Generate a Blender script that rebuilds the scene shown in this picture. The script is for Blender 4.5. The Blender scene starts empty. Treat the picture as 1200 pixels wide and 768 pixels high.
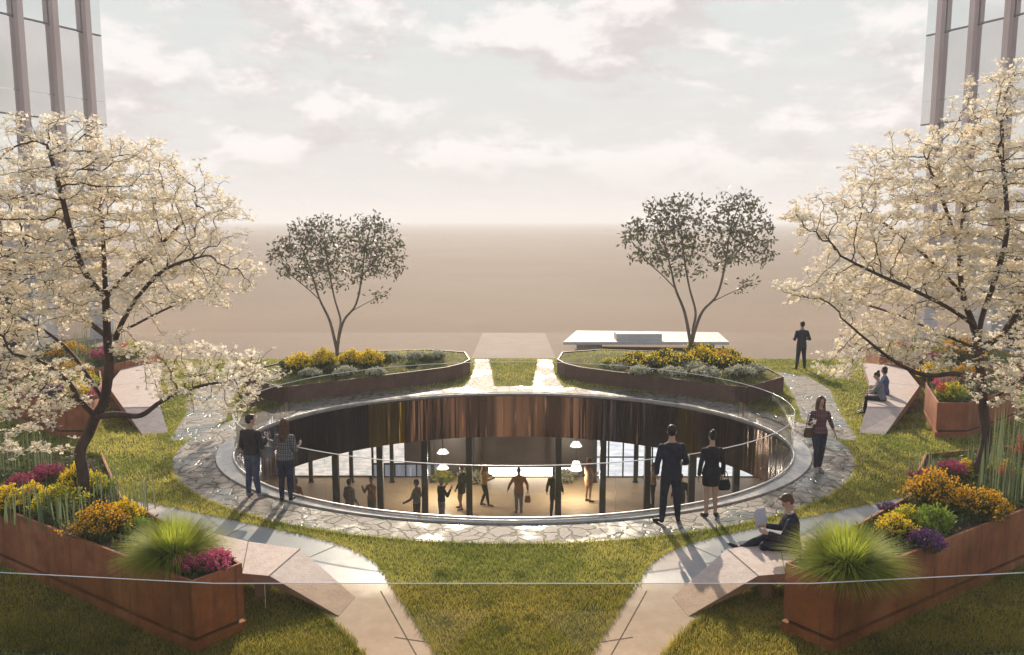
import bpy, bmesh, math, random
import numpy as np
from mathutils import Vector, Matrix
from mathutils.geometry import delaunay_2d_cdt

S = bpy.context.scene
COL = S.collection
R = math.radians
random.seed(7)
RNG = np.random.default_rng(11)

# ------------------------------------------------------------------ camera
CAMZ, FPX, PITCH = 5.66, 950.0, math.atan(125 / 950)
cd = bpy.data.cameras.new('camera')
cam = bpy.data.objects.new('camera', cd)
COL.objects.link(cam)
cam.location = (0, 0, CAMZ)
cam.rotation_euler = (math.pi / 2 - PITCH, 0, 0)
cd.sensor_width = 36
cd.lens = 36 * FPX / 1200
cd.shift_x = -2 / 1200
cd.clip_start = 0.1
cd.clip_end = 9000
S.camera = cam

# ------------------------------------------------------------------ light
SUN_EL, SUN_AZ = R(23.5), R(-1.5)          # behind the garden, a touch to the left
sd = bpy.data.lights.new('sun', 'SUN')
sun = bpy.data.objects.new('sun', sd)
COL.objects.link(sun)
sd.energy = 5.0
sd.angle = R(0.6)
sd.color = (1.0, 0.85, 0.67)
sdir = Vector((math.sin(SUN_AZ) * math.cos(SUN_EL), math.cos(SUN_AZ) * math.cos(SUN_EL), math.sin(SUN_EL)))
sun.rotation_euler = sdir.to_track_quat('Z', 'Y').to_euler()
sun.location = sdir * 80
S.view_settings.view_transform = 'Standard'
S.view_settings.look = 'None'
S.view_settings.gamma = 1
S.view_settings.exposure = 0.42
S.view_settings.use_curve_mapping = False
S.cycles.transparent_max_bounces = 24
S.cycles.max_bounces = 8
S.cycles.volume_bounces = 1
S.cycles.use_denoising = True


class NT:
    """Small node-tree writer."""
    def __init__(s, tree):
        s.t = tree

    def n(s, kind, ins=None, **props):
        nd = s.t.nodes.new(kind)
        for k, v in props.items():
            setattr(nd, k, v)
        for k, v in (ins or {}).items():
            sock = nd.inputs[k]
            if isinstance(v, bpy.types.NodeSocket):
                s.t.links.new(v, sock)
            else:
                if isinstance(v, (tuple, list)) and len(v) == 3 and sock.type == 'RGBA':
                    v = (*v, 1)
                sock.default_value = v
        return nd

    def math(s, op, a, b=0.0, c=None, clamp=False):
        ins = {0: a, 1: b}
        if c is not None:
            ins[2] = c
        return s.n('ShaderNodeMath', ins, operation=op, use_clamp=clamp).outputs[0]

    def mix(s, f, a, b, blend='MIX'):
        m = s.n('ShaderNodeMix', data_type='RGBA', blend_type=blend)
        for k, v in ((0, f), (6, a), (7, b)):
            if isinstance(v, bpy.types.NodeSocket):
                s.t.links.new(v, m.inputs[k])
            else:
                m.inputs[k].default_value = (*v, 1) if isinstance(v, (tuple, list)) and len(v) == 3 else v
        return m.outputs[2]

    def ramp(s, f, lo, hi):
        return s.n('ShaderNodeMapRange', {0: f, 1: lo, 2: hi, 3: 0.0, 4: 1.0}, interpolation_type='SMOOTHSTEP').outputs[0]

    def noise(s, vec, scale, detail=4, rough=.55, dist=0.0):
        return s.n('ShaderNodeTexNoise', {'Vector': vec, 'Scale': scale, 'Detail': detail, 'Roughness': rough, 'Distortion': dist}).outputs[0]


SEED = 14.2


def build_world():
    w = bpy.data.worlds.new('World')
    S.world = w
    w.use_nodes = True
    w.node_tree.nodes.clear()
    t = NT(w.node_tree)
    sky = t.n('ShaderNodeTexSky', sky_type='NISHITA', sun_disc=False, sun_elevation=SUN_EL, sun_rotation=SUN_AZ,
              air_density=1.0, dust_density=3.0, ozone_density=1.0)
    bg1 = t.n('ShaderNodeBackground', {0: sky.outputs[0], 1: 0.10})
    d = t.n('ShaderNodeTexCoord').outputs['Generated']
    x, y, z = t.n('ShaderNodeSeparateXYZ', {0: d}).outputs
    az = t.math('ARCTAN2', x, y)
    # cloud banks seen towards the sun: coordinates in azimuth and elevation
    def banks(dz):
        v = t.n('ShaderNodeCombineXYZ', {0: t.math('MULTIPLY', az, 2.6), 1: t.math('MULTIPLY', t.math('ADD', z, dz), 5.4), 2: SEED}).outputs[0]
        return t.noise(v, 1.9, 12, .60, .1)
    a, b = banks(0.0), banks(0.03)
    cover = t.ramp(a, .44, .545)
    top = t.ramp(t.math('SUBTRACT', a, b), -.05, .09)
    cloud = t.mix(top, (.72, .665, .66), (1.0, .945, .925))
    clear = t.mix(t.ramp(z, .0, .30), (.82, .78, .76), (.74, .78, .76))
    col = t.mix(t.math('MULTIPLY', cover, t.ramp(z, .02, .09)), clear, cloud)
    fine = t.noise(t.n('ShaderNodeCombineXYZ', {0: t.math('MULTIPLY', az, 6.0), 1: t.math('MULTIPLY', z, 30.0), 2: 1.0}).outputs[0], 2.0, 8, .6)
    col = t.mix(t.math('MULTIPLY', t.ramp(fine, .45, .75), .25), col, (1, .97, .95))
    # the bright side of the sky is round the low sun
    glow = t.math('MULTIPLY', t.ramp(t.math('ABSOLUTE', az), 2.5, 1.1), t.ramp(z, .70, .25))
    bg2 = t.n('ShaderNodeBackground', {0: col, 1: 0.75})
    bg3 = t.n('ShaderNodeBackground', {0: t.mix(t.math('MULTIPLY', cover, .6), (.30, .36, .42), (.5, .48, .47)), 1: 0.48})
    s0 = t.n('ShaderNodeAddShader', {0: bg1.outputs[0], 1: bg3.outputs[0]})
    mx = t.n('ShaderNodeMixShader', {0: glow, 1: s0.outputs[0], 2: bg2.outputs[0]})
    o = t.n('ShaderNodeOutputWorld', {0: mx.outputs[0]})


build_world()


# ------------------------------------------------------------------ pixel -> place (used to survey the plan from the photograph)
def ray(u, v):
    x = (u - 602) / FPX
    y = -(v - 384) / FPX
    return (x, math.cos(PITCH) + y * math.sin(PITCH), y * math.cos(PITCH) - math.sin(PITCH))


def G(u, v, z=0.0):
    r = ray(u, v)
    t = (z - CAMZ) / r[2]
    return Vector((r[0] * t, r[1] * t, z))


def D(u, v, y):
    r = ray(u, v)
    t = y / r[1]
    return Vector((r[0] * t, y, CAMZ + r[2] * t))


# ------------------------------------------------------------------ materials
MATS = {}


def M(name, c1, c2=None, scale=4.0, rough=.6, metal=0.0, bump=0.0, bscale=40.0, transl=0.0, stretch=None, spec=.5, island=0.0, c3=None, rrange=None):
    m = bpy.data.materials.new(name)
    m.use_nodes = True
    m.node_tree.nodes.clear()
    t = NT(m.node_tree)
    co = t.n('ShaderNodeTexCoord').outputs['Object']
    if stretch:
        co = t.n('ShaderNodeMapping', {0: co, 3: stretch}).outputs[0]
    col = (*c1, 1)
    nz = None
    if c2:
        nz = t.noise(co, scale, 6, .6)
        f = t.ramp(nz, .33, .67)
        if island:
            rnd = t.n('ShaderNodeNewGeometry').outputs['Random Per Island']
            f = t.math('ADD', t.math('MULTIPLY', f, 1 - island), t.math('MULTIPLY', rnd, island))
        col = t.mix(f, c1, c2)
        if c3:
            n2 = t.noise(co, scale * 4.7, 5, .65)
            col = t.mix(t.math('MULTIPLY', t.ramp(n2, .52, .72), .8), col, c3)
    p = t.n('ShaderNodeBsdfPrincipled', {'Base Color': col, 'Roughness': rough, 'Metallic': metal, 'Specular IOR Level': spec})
    if rrange and nz is not None:
        t.t.links.new(t.n('ShaderNodeMapRange', {0: nz, 1: .35, 2: .65, 3: rrange[0], 4: rrange[1]}).outputs[0], p.inputs['Roughness'])
    if bump:
        b = t.n('ShaderNodeBump', {'Strength': bump, 'Distance': .02, 'Height': t.noise(co, bscale, 4, .6)})
        t.t.links.new(b.outputs[0], p.inputs['Normal'])
    out = p.outputs[0]
    if transl:
        tr = t.n('ShaderNodeBsdfTranslucent', {0: col})
        out = t.n('ShaderNodeMixShader', {0: transl, 1: out, 2: tr.outputs[0]}).outputs[0]
    t.n('ShaderNodeOutputMaterial', {0: out})
    MATS[name] = m
    return m


def glass(name, tint=(.96, .96, .94), refl=.10, grz=.55):
    m = bpy.data.materials.new(name)
    m.use_nodes = True
    m.node_tree.nodes.clear()
    t = NT(m.node_tree)
    tr = t.n('ShaderNodeBsdfTransparent', {0: tint})
    gl = t.n('ShaderNodeBsdfGlossy', {0: (1, 1, 1), 'Roughness': .02})
    lw = t.n('ShaderNodeLayerWeight', {0: .25})
    f = t.math('ADD', t.math('MULTIPLY', lw.outputs['Fresnel'], grz), refl * .3, clamp=True)
    mx = t.n('ShaderNodeMixShader', {0: f, 1: tr.outputs[0], 2: gl.outputs[0]})
    t.n('ShaderNodeOutputMaterial', {0: mx.outputs[0]})
    return m


def emit(name, c1, c2, strength, scale=3.0, stretch=(1, 1, 1)):
    m = bpy.data.materials.new(name)
    m.use_nodes = True
    m.node_tree.nodes.clear()
    t = NT(m.node_tree)
    co = t.n('ShaderNodeMapping', {0: t.n('ShaderNodeTexCoord').outputs['Object'], 3: stretch}).outputs[0]
    e = t.n('ShaderNodeEmission', {0: t.mix(t.ramp(t.noise(co, scale), .35, .65), c1, c2), 1: strength})
    t.n('ShaderNodeOutputMaterial', {0: e.outputs[0]})
    return m


def flagstone_mat():
    """crazy paving, wet in places"""
    m = bpy.data.materials.new('flagstone')
    m.use_nodes = True
    m.node_tree.nodes.clear()
    t = NT(m.node_tree)
    co = t.n('ShaderNodeTexCoord').outputs['Object']
    wob = t.n('ShaderNodeTexNoise', {'Vector': co, 'Scale': 2.2, 'Detail': 3}).outputs['Color']
    v = t.n('ShaderNodeVectorMath', {0: co, 1: t.n('ShaderNodeVectorMath', {0: wob, 3: .45}, operation='SCALE').outputs[0]}, operation='ADD').outputs[0]
    v = t.n('ShaderNodeMapping', {0: v, 3: (1, 1, 0)}).outputs[0]
    vd = t.n('ShaderNodeTexVoronoi', {'Vector': v, 'Scale': 3.0, 'Randomness': .95}, feature='DISTANCE_TO_EDGE').outputs['Distance']
    vc = t.n('ShaderNodeTexVoronoi', {'Vector': v, 'Scale': 3.0, 'Randomness': .95}, feature='F1')
    joint = t.ramp(vd, .018, .070)
    hue = t.n('ShaderNodeSeparateColor', {0: vc.outputs['Color']}).outputs[0]
    stone = t.mix(hue, (.20, .165, .135), (.30, .255, .22))
    stone = t.mix(t.ramp(t.noise(co, 9, 6, .65), .35, .7), stone, (.17, .14, .12))
    wet = t.ramp(t.noise(co, .62, 4, .55), .46, .60)
    stone = t.mix(t.math('MULTIPLY', wet, .55), stone, (.12, .17, .16))  # wet patches; the cyan of the reflected sky is mixed into the stone colour
    col = t.mix(joint, (.050, .050, .026), stone)
    rg = t.n('ShaderNodeMapRange', {0: wet, 1: 0, 2: 1, 3: .68, 4: .20}).outputs[0]
    tilt = t.math('MULTIPLY', hue, .9)
    h = t.math('ADD', t.math('MULTIPLY', joint, 1.0), t.math('MULTIPLY', t.noise(co, 14, 5, .6), t.n('ShaderNodeMapRange', {0: wet, 1: 0, 2: 1, 3: .9, 4: .12}).outputs[0]))
    b = t.n('ShaderNodeBump', {'Strength': .6, 'Distance': .02, 'Height': h})
    p = t.n('ShaderNodeBsdfPrincipled', {'Base Color': col, 'Roughness': rg, 'Normal': b.outputs[0], 'Specular IOR Level': .35})
    t.n('ShaderNodeOutputMaterial', {0: p.outputs[0]})
    return m


def concrete_mat():
    m = bpy.data.materials.new('wet_concrete')
    m.use_nodes = True
    m.node_tree.nodes.clear()
    t = NT(m.node_tree)
    co = t.n('ShaderNodeTexCoord').outputs['Object']
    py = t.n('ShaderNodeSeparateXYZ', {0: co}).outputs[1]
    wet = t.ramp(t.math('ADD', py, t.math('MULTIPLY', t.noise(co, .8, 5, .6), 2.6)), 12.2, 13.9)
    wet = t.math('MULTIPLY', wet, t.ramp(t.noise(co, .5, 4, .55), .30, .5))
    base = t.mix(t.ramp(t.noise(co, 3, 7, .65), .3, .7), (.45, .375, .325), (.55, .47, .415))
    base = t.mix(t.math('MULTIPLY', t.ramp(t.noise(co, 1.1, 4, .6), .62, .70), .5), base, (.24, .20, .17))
    col = t.mix(t.math('MULTIPLY', wet, .75), base, (.165, .220, .245))  # wet zone, with the blue of the reflected sky put into its colour
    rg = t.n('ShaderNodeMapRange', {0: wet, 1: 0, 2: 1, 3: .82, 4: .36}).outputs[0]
    b = t.n('ShaderNodeBump', {'Strength': .25, 'Distance': .01, 'Height': t.noise(co, 60, 4, .6)})
    p = t.n('ShaderNodeBsdfPrincipled', {'Base Color': col, 'Roughness': rg, 'Normal': b.outputs[0], 'Specular IOR Level': .3})
    t.n('ShaderNodeOutputMaterial', {0: p.outputs[0]})
    return m


def corten_mat():
    m = bpy.data.materials.new('weathering_steel')
    m.use_nodes = True
    m.node_tree.nodes.clear()
    t = NT(m.node_tree)
    co = t.n('ShaderNodeTexCoord').outputs['Object']
    base = t.mix(t.ramp(t.noise(co, 2.2, 6, .65), .32, .68), (.235, .074, .031), (.37, .130, .053))
    base = t.mix(t.math('MULTIPLY', t.ramp(t.noise(co, 45, 4, .7), .52, .7), .55), base, (.115, .038, .022))
    base = t.mix(t.math('MULTIPLY', t.ramp(t.noise(co, .9, 5, .6), .5, .68), .7), base, (.47, .19, .085))
    st = t.n('ShaderNodeMapping', {0: co, 3: (9, 9, .6)}).outputs[0]
    base = t.mix(t.math('MULTIPLY', t.ramp(t.noise(st, 1.0, 5, .65), .48, .72), .7), base, (.115, .040, .024))
    b = t.n('ShaderNodeBump', {'Strength': .25, 'Distance': .008, 'Height': t.noise(co, 70, 4, .65)})
    p = t.n('ShaderNodeBsdfPrincipled', {'Base Color': base, 'Roughness': .62, 'Normal': b.outputs[0], 'Specular IOR Level': .35})
    t.n('ShaderNodeOutputMaterial', {0: p.outputs[0]})
    return m


def bronze_mat(name, c1, c2):
    """polished vertical metal sheet with rolling waves"""
    m = bpy.data.materials.new(name)
    m.use_nodes = True
    m.node_tree.nodes.clear()
    t = NT(m.node_tree)
    co = t.n('ShaderNodeTexCoord').outputs['Object']
    st = t.n('ShaderNodeMapping', {0: co, 3: (1, 1, .05)}).outputs[0]
    col = t.mix(t.ramp(t.noise(st, 1.3, 3, .55), .38, .66), c1, c2)
    col = t.mix(t.math('MULTIPLY', t.ramp(t.noise(st, 8.0, 3, .6), .60, .74), .5), col, tuple(min(1, q * 2.6) for q in c2))  # copper streaks and dark zones imitate reflections in the metal's colour
    b = t.n('ShaderNodeBump', {'Strength': .8, 'Distance': .05, 'Height': t.noise(st, 5.0, 2, .5)})
    p = t.n('ShaderNodeBsdfPrincipled', {'Base Color': col, 'Roughness': .13, 'Metallic': .95, 'Normal': b.outputs[0]})
    t.n('ShaderNodeOutputMaterial', {0: p.outputs[0]})
    return m


def plaid_mat(name, base, l1, l2, sc=26.0):
    m = bpy.data.materials.new(name)
    m.use_nodes = True
    m.node_tree.nodes.clear()
    t = NT(m.node_tree)
    x, y, z = t.n('ShaderNodeSeparateXYZ', {0: t.n('ShaderNodeTexCoord').outputs['Object']}).outputs
    def stripe(c, s, w):
        return t.math('LESS_THAN', t.math('FRACT', t.math('MULTIPLY', c, s)), w)
    col = t.mix(t.math('MULTIPLY', stripe(z, sc, .22), .75), base, l1)
    col = t.mix(t.math('MULTIPLY', stripe(x, sc, .22), .75), col, l1)
    col = t.mix(t.math('MULTIPLY', stripe(t.math('ADD', z, .02), sc * .5, .30), .5), col, l2)
    p = t.n('ShaderNodeBsdfPrincipled', {'Base Color': col, 'Roughness': .8})
    t.n('ShaderNodeOutputMaterial', {0: p.outputs[0]})
    return m


def ground_mat():
    m = bpy.data.materials.new('pale_dusty_ground')
    m.use_nodes = True
    m.node_tree.nodes.clear()
    t = NT(m.node_tree)
    co = t.n('ShaderNodeTexCoord').outputs['Object']
    n1 = t.noise(co, .05, 6, .6)
    n2 = t.noise(co, 1.3, 6, .6)
    col = t.mix(t.ramp(n1, .3, .7), (.235, .178, .135), (.262, .199, .152))
    col = t.mix(t.math('MULTIPLY', t.ramp(n2, .4, .7), .25), col, (.205, .155, .115))
    p = t.n('ShaderNodeBsdfPrincipled', {'Base Color': col, 'Roughness': .95, 'Specular IOR Level': .1})
    t.n('ShaderNodeOutputMaterial', {0: p.outputs[0]})
    return m


m_ground = ground_mat()
m_terrace = M('terrace_slabs', (.255, .195, .150), (.275, .21, .162), .8, .9, spec=.1)
m_terrace2 = M('terrace_walk', (.345, .28, .228), (.38, .31, .255), .9, .9, spec=.1)
m_soilgreen = M('lawn_soil', (.060, .075, .015), (.17, .15, .04), 1.3, .95, c3=(.20, .16, .06), bump=.6, bscale=90, spec=.1)
m_blade = M('grass_blade', (.085, .175, .010), (.74, .63, .17), .42, .75, transl=.5, island=.5, spec=.15, c3=(.040, .085, .008))  # sunlit straw and deep shade patches are put into the blade colour
m_flag = flagstone_mat()
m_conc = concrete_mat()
m_corten = corten_mat()
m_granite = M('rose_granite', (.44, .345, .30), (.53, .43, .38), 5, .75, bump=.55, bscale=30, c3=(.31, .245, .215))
m_granite_shaded = M('rose_granite_shaded', (.24, .17, .14), (.30, .22, .18), 6, .8, bump=.3, bscale=40)  # darker copy for bench sides, underside and legs: shade put into the colour
m_joint = M('dark_joint', (.10, .085, .07), rough=.9)
m_kerb = M('kerb_stone', (.36, .34, .31), (.44, .42, .38), 6, .35, bump=.15, bscale=30, rrange=(.2, .5))
m_steel = M('brushed_steel', (.62, .60, .58), rough=.42, metal=1.0)
m_white = M('white_stone', (.54, .51, .48), (.62, .59, .56), 1.5, .75, c3=(.46, .42, .39))
m_soil = M('planting_soil', (.045, .030, .018), (.08, .055, .03), 12, .95, bump=.6, bscale=30)
m_dark = M('dark_steel', (.028, .024, .022), rough=.4, metal=.3)
m_sand = M('sand_floor', (.62, .45, .265), (.70, .52, .315), 1.2, .45, c3=(.50, .36, .21), spec=.4)
m_room = M('room_wall', (.62, .54, .46), (.70, .61, .53), 1, .8)
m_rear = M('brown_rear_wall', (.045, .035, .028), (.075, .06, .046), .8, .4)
m_brownwall = M('brown_front_wall', (.44, .35, .28), (.52, .42, .34), .8, .7)
m_ceil = M('room_ceiling', (.50, .43, .37), (.56, .49, .42), 1, .8)
m_glass = glass('clear_glass')
m_glass_front = glass('tinted_glass', (.88, .83, .76), .08, .42)
m_edge2 = glass('pale_glass_edge', (.80, .80, .74), .5, .8)
m_edge = M('glass_edge', (.85, .86, .83), rough=.25, spec=.8)
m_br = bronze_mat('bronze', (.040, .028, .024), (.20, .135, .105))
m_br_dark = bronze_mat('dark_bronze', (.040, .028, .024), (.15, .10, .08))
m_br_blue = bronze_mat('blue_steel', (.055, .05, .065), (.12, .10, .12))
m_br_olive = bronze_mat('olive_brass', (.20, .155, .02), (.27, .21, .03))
m_bark = M('dark_bark', (.045, .026, .022), (.10, .060, .045), 7, .85, bump=.7, bscale=25, stretch=(1, 1, .35))
m_bark2 = M('grey_bark', (.16, .115, .085), (.24, .18, .13), 9, .85, bump=.4, bscale=30, stretch=(1, 1, .3))
m_petal = M('cream_petal', (.87, .77, .58), (.91, .86, .76), 2.0, .6, transl=.50, island=.7, spec=.2)
m_leafdark = M('olive_leaf', (.115, .115, .07), (.18, .17, .095), 2.0, .5, transl=.30, island=.6)


# ------------------------------------------------------------------ mesh helpers
def tag(o, label=None, cat=None, group=None, kind=None):
    if label:
        o['label'] = label
    if cat:
        o['category'] = cat
    if group:
        o['group'] = group
    if kind:
        o['kind'] = kind
    return o


def empty(name, loc=(0, 0, 0), rz=0.0, parent=None, scale=None):
    o = bpy.data.objects.new(name, None)
    COL.objects.link(o)
    o.location = loc
    o.rotation_euler = (0, 0, rz)
    o.empty_display_size = .1
    if scale:
        o.scale = (scale,) * 3 if isinstance(scale, (int, float)) else scale
    if parent:
        o.parent = parent
    return o


def mesh_obj(name, V, F, mats, parent=None, smooth=False, fm=None, loc=None):
    me = bpy.data.meshes.new(name)
    V = V.tolist() if isinstance(V, np.ndarray) else [tuple(v) for v in V]
    F = F.tolist() if isinstance(F, np.ndarray) else F
    me.from_pydata(V, [], F)
    for m in (mats if isinstance(mats, (list, tuple)) else [mats]):
        me.materials.append(m)
    if fm is not None:
        me.polygons.foreach_set('material_index', fm)
    if smooth:
        me.polygons.foreach_set('use_smooth', [True] * len(me.polygons))
    me.update()
    o = bpy.data.objects.new(name, me)
    COL.objects.link(o)
    if parent:
        o.parent = parent
    if loc:
        o.location = loc
    return o


class MB:
    def __init__(s):
        s.v, s.f, s.m = [], [], []

    def add(s, V, F, mi=0):
        k = len(s.v)
        s.v += [tuple(v) for v in V]
        s.f += [[i + k for i in f] for f in F]
        s.m += [mi] * len(F)
        return s

    def box(s, x0, x1, y0, y1, z0, z1, mi=0):
        V = [(x, y, z) for z in (z0, z1) for x, y in ((x0, y0), (x1, y0), (x1, y1), (x0, y1))]
        return s.add(V, [[3, 2, 1, 0], [4, 5, 6, 7], [0, 1, 5, 4], [1, 2, 6, 5], [2, 3, 7, 6], [3, 0, 4, 7]], mi)

    def prism(s, poly, z0, z1, mi=0, top=True, bottom=True, mt=None):
        n = len(poly)
        a = sum(poly[i][0] * poly[(i + 1) % n][1] - poly[(i + 1) % n][0] * poly[i][1] for i in range(n))
        if a < 0:
            poly = poly[::-1]
        V = [(p[0], p[1], z0) for p in poly] + [(p[0], p[1], z1) for p in poly]
        s.add(V, [[i, (i + 1) % n, (i + 1) % n + n, i + n] for i in range(n)], mi)
        if top:
            s.add(V[n:], [list(range(n))], mi if mt is None else mt)
        if bottom:
            s.add(V[:n], [list(range(n))[::-1]], mi)
        return s

    def tube(s, pts, rad, n=6, closed=False, mi=0):
        pts = [Vector(p) for p in pts]
        if not isinstance(rad, (list, tuple)):
            rad = [rad] * len(pts)
        N = len(pts)
        V = []
        side = None
        for i, p in enumerate(pts):
            a = pts[(i - 1) % N] if (closed or i > 0) else pts[0]
            b = pts[(i + 1) % N] if (closed or i < N - 1) else pts[-1]
            t = (b - a).normalized() if (b - a).length > 1e-9 else Vector((0, 0, 1))
            if side is None:
                side = t.orthogonal().normalized()
            side = side - t * side.dot(t)
            side = side.normalized() if side.length > 1e-6 else t.orthogonal().normalized()
            up = t.cross(side)
            for k in range(n):
                c = 2 * math.pi * k / n
                V.append(p + (side * math.cos(c) + up * math.sin(c)) * rad[i])
        F = []
        for i in range(N if closed else N - 1):
            j = (i + 1) % N
            F += [[i * n + k, i * n + (k + 1) % n, j * n + (k + 1) % n, j * n + k] for k in range(n)]
        if not closed:
            F += [list(range(n))[::-1], [(N - 1) * n + k for k in range(n)]]
        return s.add(V, F, mi)

    def build(s, name, mats, parent=None, smooth=False, loc=None):
        return mesh_obj(name, s.v, s.f, mats, parent, smooth, s.m, loc)


def bevel(o, w=.01, seg=2):
    b = o.modifiers.new('bevel', 'BEVEL')
    b.width = w
    b.segments = seg
    b.limit_method = 'ANGLE'
    return o


def ell(a, b, yc, n=96, x0=0.0):
    return [(x0 + a * math.cos(2 * math.pi * k / n), yc + b * math.sin(2 * math.pi * k / n)) for k in range(n)]


def inpoly(P, poly):
    P = np.asarray(P)
    x, y = P[:, 0], P[:, 1]
    r = np.zeros(len(P), bool)
    n = len(poly)
    for i in range(n):
        x1, y1 = poly[i][:2]
        x2, y2 = poly[(i + 1) % n][:2]
        if y1 == y2:
            continue
        c = ((y1 > y) != (y2 > y)) & (x < (x2 - x1) * (y - y1) / (y2 - y1) + x1)
        r ^= c
    return r


def sheet(name, outer, holes, z, mat, kind='structure', extra=None):
    vs, es = [], []
    for lp in [outer] + list(holes):
        k = len(vs)
        vs += [Vector(p[:2]) for p in lp]
        es += [(k + i, k + (i + 1) % len(lp)) for i in range(len(lp))]
    V, _, F, *_ = delaunay_2d_cdt(vs, es, [], 0, 1e-5)
    C = np.array([[sum(V[i][0] for i in f) / 3, sum(V[i][1] for i in f) / 3] for f in F])
    ok = inpoly(C, outer)
    for h in holes:
        ok &= ~inpoly(C, h)
    F = [list(f) for f, o in zip(F, ok) if o]
    o = mesh_obj(name, [(v[0], v[1], z) for v in V], F, mat)
    return tag(o, kind=kind)


def smooth_line(pts, n=8):
    """Catmull-Rom through pts"""
    P = [Vector(p) for p in pts]
    out = []
    for i in range(len(P) - 1):
        a = P[max(i - 1, 0)]
        b, c = P[i], P[i + 1]
        d = P[min(i + 2, len(P) - 1)]
        for k in range(n):
            t = k / n
            out.append(.5 * ((2 * b) + (c - a) * t + (2 * a - 5 * b + 4 * c - d) * t * t + (3 * b - a - 3 * c + d) * t ** 3))
    out.append(P[-1])
    return out


def mir(poly):
    return [(-p[0], p[1]) for p in poly][::-1]


def dup(o, loc=None, rz=None, scale=None, label=None, group=None, parent=None):
    c = o.copy()
    COL.objects.link(c)
    if parent:
        c.parent = parent
    if loc is not None:
        c.location = loc
    if rz is not None:
        c.rotation_euler = (0, 0, rz)
    if scale is not None:
        c.scale = (scale,) * 3 if isinstance(scale, (int, float)) else scale
    if label:
        c['label'] = label
    if group:
        c['group'] = group
    for ch in o.children:
        dup(ch, parent=c)
    return c


# ------------------------------------------------------------------ plan of the garden
RA, RB, RY = 6.96, 5.66, 20.41            # oculus opening
ring = ell(RA, RB, RY, 120)
kerb_out = ell(RA + .45, RB + .13, RY - .02, 120)
pave_out = ell(8.46, 6.90, 20.57, 120)
path_in = [p.to_tuple() for p in smooth_line([(-.35, 8.3), (-1.01, 10), (-1.85, 11.95), (-2.38, 13.0), (-3.24, 13.78), (-4.88, 14.62), (-7.23, 15.75), (-10.5, 17.3), (-14, 18.6)], 6)]
path_outer = [p.to_tuple() for p in smooth_line([(-14, 17.2), (-10.5, 16.0), (-7.2, 14.75), (-5.2, 13.55), (-3.8, 12.35), (-2.82, 11.17), (-1.99, 10), (-1.35, 8.3)], 6)]
path_l = [p[:2] for p in path_in] + [p[:2] for p in path_outer]
path_r = mir(path_l)
back_path_r = [G(*p).to_2d().to_tuple() for p in ((909, 435), (946, 441), (974, 457), (984, 480), (1007, 517), (985, 517), (960, 505), (938, 493), (929, 467))]
back_path_l = mir(back_path_r)
walk_r = [(.62, 27.35), (1.75, 27.2), (1.55, 29.6), (1.62, 32.95), (.98, 32.95)]
walk_l = mir(walk_r)
isl_r = [(1.62, 29.8), (1.85, 28.9), (2.35, 28.15), (3.45, 27.3), (5.3, 25.95), (7.2, 24.65), (8.95, 26.4), (8.9, 28.3), (7.4, 31.3), (3.5, 32.2), (1.9, 31.5)]
isl_l = mir(isl_r)
fplant_r = [(4.2, 10.04), (8.35, 12.72), (12.6, 15.45), (12.2, 17.0), (8.3, 15.9), (6.7, 13.35), (3.73, 10.62)]
fplant_l = mir(fplant_r)
bplant_r = [(11.08, 20.75), (11.92, 20.75), (14.6, 22.9), (15.4, 25.6), (13.1, 25.3), (12.0, 23.2)]
bplant_l = mir(bplant_r)
rplant_r = [(13.5, 29.5), (14.2, 27.0), (18.5, 28.4), (19.0, 31.8), (14.0, 31.8)]
rplant_l = mir(rplant_r)
hole = ell(RA + .02, RB + .02, RY, 120)

# ------------------------------------------------------------------ ground sheets
garden = [(-24, -8), (24, -8), (24, 33.0), (-24, 33.0)]
sheet('ground', [(-2600, -600), (2600, -600), (2600, 3400), (-2600, 3400)], [ell(RA + .1, RB + .1, RY, 120)], -.05, m_ground)
sheet('terrace', [(-30, 33.0), (30, 33.0), (30, 41.2), (-30, 41.2)], [], -.02, m_terrace)
sheet('terrace_walk', [(-1.75, 33.3), (1.75, 33.3), (1.6, 41.0), (-1.6, 41.0)], [], -.012, m_terrace2)
sheet('lawn', garden, [hole], 0.0, m_soilgreen)
sheet('stone_paving', pave_out, [hole], .012, m_flag)
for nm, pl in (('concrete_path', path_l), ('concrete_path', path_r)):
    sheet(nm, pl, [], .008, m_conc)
for nm, pl in (('stone_path', back_path_r), ('stone_path', back_path_l), ('stone_path', walk_r), ('stone_path', walk_l)):
    sheet(nm, pl, [], .0085, m_flag)
# joints across the concrete
for sgn in (-1, 1):
    j = MB()
    for (a, b) in (((-1.63, 10.45), (-1.12, 10.3)), ((-3.9, 12.5), (-3.1, 13.62)), ((-5.3, 13.7), (-5.0, 14.62)), ((-7.4, 14.9), (-7.1, 15.62)), ((-1.78, 8.6), (-2.05, 12.3))):
        a, b = Vector((a[0] * sgn, a[1])), Vector((b[0] * sgn, b[1]))
        if b[1] > 12.2 and a[1] < 9:
            a, b = Vector((-.62 * sgn, 8.4)), Vector((-2.05 * sgn, 11.85))
        n = (b - a).orthogonal().normalized() * .008
        j.add([(*(a - n), .012), (*(b - n), .012), (*(b + n), .012), (*(a + n), .012)], [[0, 1, 2, 3]])
    tag(j.build('path_joint', m_joint), kind='structure')

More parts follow.
